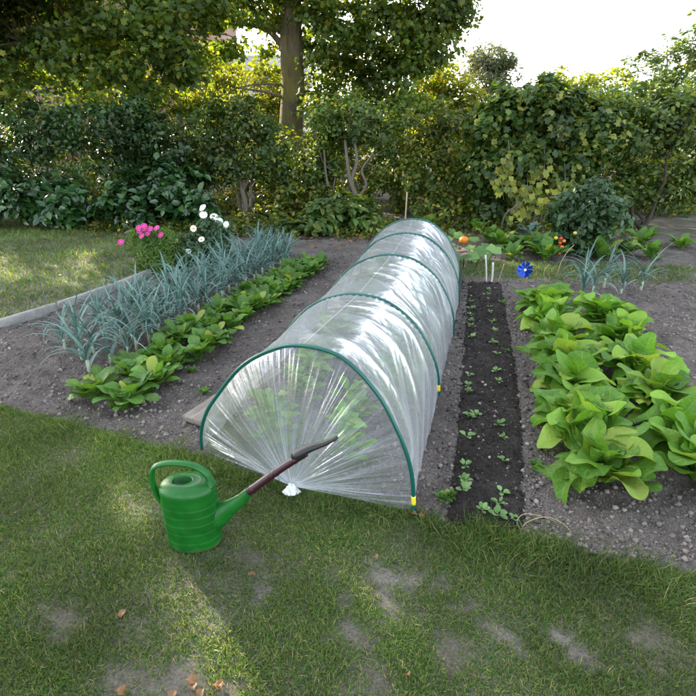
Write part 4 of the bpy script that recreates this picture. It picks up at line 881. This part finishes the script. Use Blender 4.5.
flower_plant('pink_flower_plant', 'round feathery bright green plant with magenta flowers on top', 155, 240, 5.35, .24, .43, [(140, 231), (145, 229), (142, 236), (148, 233), (150, 229), (157, 228), (161, 235), (144, 226), (121, 242), (139, 228)], M_pink, M_feather, 9000, ([(0, 0, 0), (.05, .5, .03), (-.05, .5, .03), (0, 1, 0)], [(0, 1, 3, 2)]), .085, .034, 8, .007)
flower_plant('white_daisy_plant', 'tall dark plant carrying large white flowers behind the leeks', 213, 235, 5.75, .20, .50, [(203, 208), (203.5, 215), (214, 217), (219, 221.5), (226, 225)], M_wht, M_dahlia, 3600, LEAF, .05, .047, 12, .012)
flower_plant('white_daisy_plant', 'shorter grey-green plant with small white yellow-centred daisies beside the pink flowers', 190, 240, 5.6, .24, .30, [(193.5, 228.5), (201.5, 239.5), (188, 251.5), (175, 241)], M_wht, M_dahlia, 3200, LEAF, .05, .036, 9, .014)

# leaf litter under the hedge
n = 2600; x = rng.uniform(-4.2, 4.4, n); y = 7.2 + rng.normal(0, .42, n) + .12 * np.abs(x); k = rng.random(n) < .35 + .65 * n2(x, y, 2.5, 4); x, y = x[k], y[k]
P = np.c_[x, y]; zz = np.maximum(soil_z(P)[0], ground_z(x, y)) + .01
tag(scat_obj('leaf_litter', LEAF, np.c_[P, zz], np.c_[rng.normal(0, .4, (len(P), 2)), np.ones(len(P))], rng.uniform(0, 6, len(P)), rng.uniform(.04, .09, len(P)), M_brown), 'brown and yellow leaf litter on the soil under the hedge', 'leaf litter', kind='stuff')
n = 900; x = rng.uniform(-4, 4.2, n); y = 7.55 + rng.normal(0, .3, n) + .1 * np.abs(x); cl = rng.random(n)
tag(scat_obj('ground_cover', LEAF, np.repeat(np.c_[x, y, np.zeros(n)], 9, 0) + np.c_[rng.normal(0, .06, (n * 9, 2)), rng.uniform(.01, .13, n * 9)], rdir(n * 9, .8), rng.uniform(0, 6, n * 9), rng.uniform(.035, .075, n * 9), M_mix), 'low green and yellow ground cover at the foot of the hedge', 'ground cover', kind='stuff')
# ------------------------------------------------------------------ small things at the back
def stick(name, label, cat, a, e, r, m, group=None):
    a, e = np.array(a), np.array(e); t = thing(name, a, label, cat, group) if False else None
    b = MB(); b.tube(spline([[0, 0, -.02], (e - a) * .5 + [.003, 0, 0], e - a], 8), r, 8); o = b.build(name, m); o.location = a; return tag(o, label, cat, group)
for (x0, y0, x1, y1, m, l, r) in [(486.5, 283, 485.5, 255, M_stake, 'white plant stake at the far end of the seed bed, the taller one', .008), (491.5, 283.5, 493, 262.5, M_stake, 'white plant stake at the far end of the seed bed, the shorter thicker one', .010), (497.5, 283, 504, 264, M_cane, 'thin brown slanting stick beside the two white stakes', .005)]:
    a = G(x0, y0); stick('plant_stake', l, 'stake', a, PY(x1, y1, a[1]), r, m, 'stakes marking the seed bed')
a = np.array([*PY(404, 225, 6.4)[:2], 0]); stick('bamboo_cane', 'pale bamboo cane standing behind the far end of the tunnel', 'cane', a, PY(407, 192, 6.4), .009, M_cane)
# pinwheel
a = G(525, 291); hub = PY(524.5, 269.5, a[1] - .03) - a
pw = thing('pinwheel', a, 'blue foil toy pinwheel on a stick behind the lettuces', 'pinwheel')
b = MB(); b.tube([(0, 0, -.03), (0, 0, hub[2] + .01)], .005, 8); b.build('stick', M_cane, pw)
b = MB()
for k in range(8):
    t = k * math.pi / 4; d = np.array([math.cos(t), 0, math.sin(t)]); p2 = np.array([-math.sin(t), 0, math.cos(t)]); R = .074
    V = [hub, hub + d * R * .55 + p2 * R * .05 + [0, -.004, 0], hub + d * R * 1.0 + p2 * R * .1, hub + d * R * .9 + p2 * R * .60 + [0, -.012, 0], hub + d * R * .42 + p2 * R * .52 + [0, -.028, 0]]
    b.add(V, [(0, 1, 2, 3, 4)])
b.build('blades', M_blue, pw, False)
b = MB(); b.ball(hub + [0, -.018, 0], (.014, .008, .014), 10, 6); b.build('hub', M_white, pw)
# pumpkin with its leaves
a = PY(463.5, 246, 6.45); a[2] = .05
pk = thing('pumpkin', a, 'orange pumpkin among large leaves right of the tunnel end', 'pumpkin')
b = MB(); b.ball((0, 0, .06), (.062, .062, .05), 40, 16, 0, lambda q, s: 1 - .07 * abs(math.sin(s * 5)) ** .5 * math.sin(q)); b.build('fruit', M_orange, pk)
b = MB(); b.tube(spline([(0, 0, .11), (.005, 0, .13), (.02, 0, .145)], 6), [.012, .009, .009, .008, .009, .011], 6); b.build('stalk', M_squash, pk)
def squashleaf():
    n = 20; V = [(0, 0, 0)] ; R = []
    for i in range(n):
        t = 2 * math.pi * i / n; r = .5 * (1 + .14 * math.cos(5 * t)); V.append((r * math.sin(t), r * math.cos(t), .12 * r + .04 * math.sin(3 * t)))
    return V, [(0, 1 + (i + 1) % n, 1 + i) for i in range(n)]
t = thing('squash_plant', PY(465, 255, 6.1) * [1, 1, 0], 'pumpkin plant with round spreading leaves behind the grass path', 'pumpkin plant'); o_ = np.array(t.location)
pos = []
for px, py in [(452, 246), (447, 240), (455, 256), (464, 258), (473, 257), (480, 252), (486, 247), (470, 248), (449, 252), (478, 260), (487, 256), (459, 236), (452, 232), (474, 240), (494, 250), (442, 236)]:
    pos.append(G(px, py, random.uniform(.10, .2)))
pos = np.array(pos)
scat_obj('leaves', squashleaf(), pos - o_, np.c_[rng.normal(0, .4, len(pos)), rng.normal(-.4, .4, len(pos)), np.ones(len(pos))], rng.uniform(0, 6, len(pos)), rng.uniform(.10, .17, len(pos)), M_squash, t, True)
b = MB()
for q in pos: b.tube(spline([q - o_, (q - o_) * [.9, .9, .4], (q - o_) * [.8, .8, 0]], 6), .006, 5)
b.build('stems', M_squash, t)
# tomato plant
a = np.array([*PY(566, 260, 6.0)[:2], 0]); t = thing('tomato_plant', a, 'leafy tomato plant with orange and red fruits at the right edge', 'tomato plant')
foliage('foliage', [((.08, 0, .35), (.28, .3, .32)), ((.15, 0, .65), (.22, .22, .2)), ((.35, 0, .4), (.3, .3, .35)), ((-.1, .05, .5), (.15, .2, .25))], 3600, LEAF, .08, M_dahlia, t, .09, .2)
b = MB()
for k in range(4): b.tube(spline([(0, 0, 0), (random.uniform(-.1, .2), 0, .3), (random.uniform(-.2, .3), 0, .65)], 8), .008, 6)
b.build('stems', M_dahlia, t)
for i, (px, py, m) in enumerate([(560, 243, M_red), (564, 241, M_ora2), (562, 247, M_ora2), (559, 253, M_ora2), (556, 238, M_yel), (575, 233, M_yel), (561, 238.5, M_red)]):
    b = MB(); b.ball(PY(px, py, 5.75) - a, (.021, .021, .019), 14, 10); b.build('tomato', m, t)
# cabbage-like plant, a few low plants at the back
cb = np.array([*PY(525, 248, 6.7)[:2], 0]); b = MB()
for k in range(26): leaf_surf(b, (random.uniform(-.08, .08), random.uniform(-.06, .06), .02 + .008 * k), k * 2.4, random.uniform(.4, 1.2), random.uniform(.14, .24), random.uniform(.03, .045), curl=1.0, wave=.2, pet=.25, petw=.1, seed=k)
o = b.build('cabbage_plant', M_glauc); o.location = cb; tag(o, 'blue-green leafy cabbage plant under the vine', 'cabbage plant')
for k, (px, py, l) in enumerate([(510, 262, 'low green plant left of the pinwheel'), (545, 262, 'low green plant right of the pinwheel'), (500, 250, 'leafy plant at the foot of the vine, nearest the stakes'), (425, 228, 'green plant touching the back of the tunnel'), (490, 244, 'green plant between pumpkin leaves and vine foot'), (520, 254, 'low plant under the blue-green cabbage'), (535, 256, 'low plant between cabbage and tomato'), (552, 252, 'low leafy plant left of the tomato plant'), (600, 262, 'low leafy plant right of the tomato plant'), (625, 256, 'leafy plant at the outer side of the tomato bed'), (650, 262, 'leafy plant at the outer end of the tomato bed'), (600, 246, 'leafy plant behind the tomato bed'), (640, 246, 'leafy plant under the outer hedge shrub'), (680, 250, 'leafy plant at the far right under the hedge'), (478, 232, 'leafy plant right behind the pumpkin')]):
    p = G(px, py); o = inst('low_plant', RAD[k % 6]); place(o, p, 1.3 + .5 * random.random(), k, l, 'plant', 'low plants at the back')
# wooden plank and concrete edging
a, e = G(183, 423), G(262, 372); d = e - a; L_ = np.linalg.norm(d); az = math.atan2(d[1], d[0])
b = MB(); b.box((0, 0, .0), (.17, L_, .035)); o = b.build('wooden_plank', M_wood, None, False); o.location = (a + d / 2) + d[[1, 0, 2]] * [1, -1, 0] / L_ * .085 + [0, 0, .035]; o.rotation_euler = (.01, 0, az - math.pi / 2)
bv = o.modifiers.new('bevel', 'BEVEL'); bv.width = .003; tag(o, 'grey weathered plank lying beside the tunnel foot', 'plank')
a, e = G(100, 297), G(152, 277); d = e - a; n = 3
for k, (x0, y0, x1, y1, l) in enumerate([(116, 291, 151, 276.5, 'concrete edging strip between back lawn and leek bed, below the pink flowers'), (60, 311, 114.5, 291.6, 'concrete edging strip left of the pink flowers'), (-10, 333, 58, 311.6, 'concrete edging strip at the outer end of the lawn')]):
    a, e = G(x0, y0), G(x1, y1); d = e - a; L_ = np.linalg.norm(d)
    b = MB(); b.box((0, 0, .03), (L_ - .01, .05, .10)); o = b.build('edging_strip', M_conc, None, False); o.location = (a + e) / 2; o.rotation_euler = (0, 0, math.atan2(d[1], d[0])); o.modifiers.new('bevel', 'BEVEL').width = .006
    tag(o, l, 'edging', 'concrete lawn edging')
# dry stems on the soil
for k, (pp, l) in enumerate([([(523, 533), (517, 522), (524, 514), (540, 516), (556, 522)], 'pale curly dry stem arching over soil near the nearest lettuce'), ([(520, 534), (526, 523), (545, 517), (562, 523), (575, 536)], 'thin dry root trailing towards the right lawn edge')]):
    P = np.array([G(x, y, .035 if 0 < i < 4 else .005) for i, (x, y) in enumerate(pp)]); b = MB(); b.tube(spline(P, 24) - P[0], .0016, 5); o = b.build('dry_vine', M_cane); o.location = P[0]; tag(o, l, 'dry stem', 'dry stems on the soil')
for k, (px, py, z0, pts_, l) in enumerate([(556, 280, 0, [(0, 0, 0), (.02, 0, .18), (.07, 0, .3), (.12, 0, .36)], 'pale bent dry stalk right of the pinwheel'), (546, 284, 0, [(0, 0, 0), (-.04, 0, .12), (.0, 0, .2)], 'short pale stalk next to the pinwheel')]):
    a = G(px, py); b = MB(); b.tube(spline(pts_, 12), .004, 5); o = b.build('dry_stalk', M_cane); o.location = a; tag(o, l, 'dry stalk', 'dry stalks by the pinwheel')
# dead leaves on the lawn
def deadleaf(b, i):
    r = random.Random(i); leaf_surf(b, (0, 0, .004), 0, .3, .05, .018, curl=1.2 + 1.2 * r.random(), nu=14, nv=7, fold=.35, wave=.25, tip=.8, petw=.08, pet=.2, seed=i)
DL = variants('dry_leaf', deadleaf, M_brown, 4)
spots = [(213, 688, 'curled orange-brown leaf at the very bottom of the lawn'), (222, 692, 'brown leaf beside the curled orange one at the bottom'), (205, 691, 'dark brown leaf on bare earth at the bottom'), (186, 683, 'small brown leaf on the bare patch left of the yellow grass'), (195, 694, 'brown leaf at the bottom edge near the bare earth'), (178, 692, 'reddish leaf on bare earth at the lower left'),
         (408, 515, 'brown leaf just left of the front hoop foot'), (416, 518, 'tan leaf in front of the front hoop foot'), (423, 515, 'small brown leaf right of the front hoop foot'), (249, 577, 'orange leaf on the lawn right of the watering can'), (410, 680, 'upright orange leaf on the lawn below the tunnel'), (127, 612, 'brown leaf on the lawn at the left edge'), (116, 694, 'orange leaf in the lower left corner'), (378, 562, 'small tan leaf near the bare patches of lawn')]
for k, (px, py, l) in enumerate(spots):
    p = G(px, py); o = inst('dry_leaf', DL[k % 4]); place(o, p, random.uniform(.4, .75), k * 2.1, l, 'leaf', 'dry fallen leaves', z=.012)
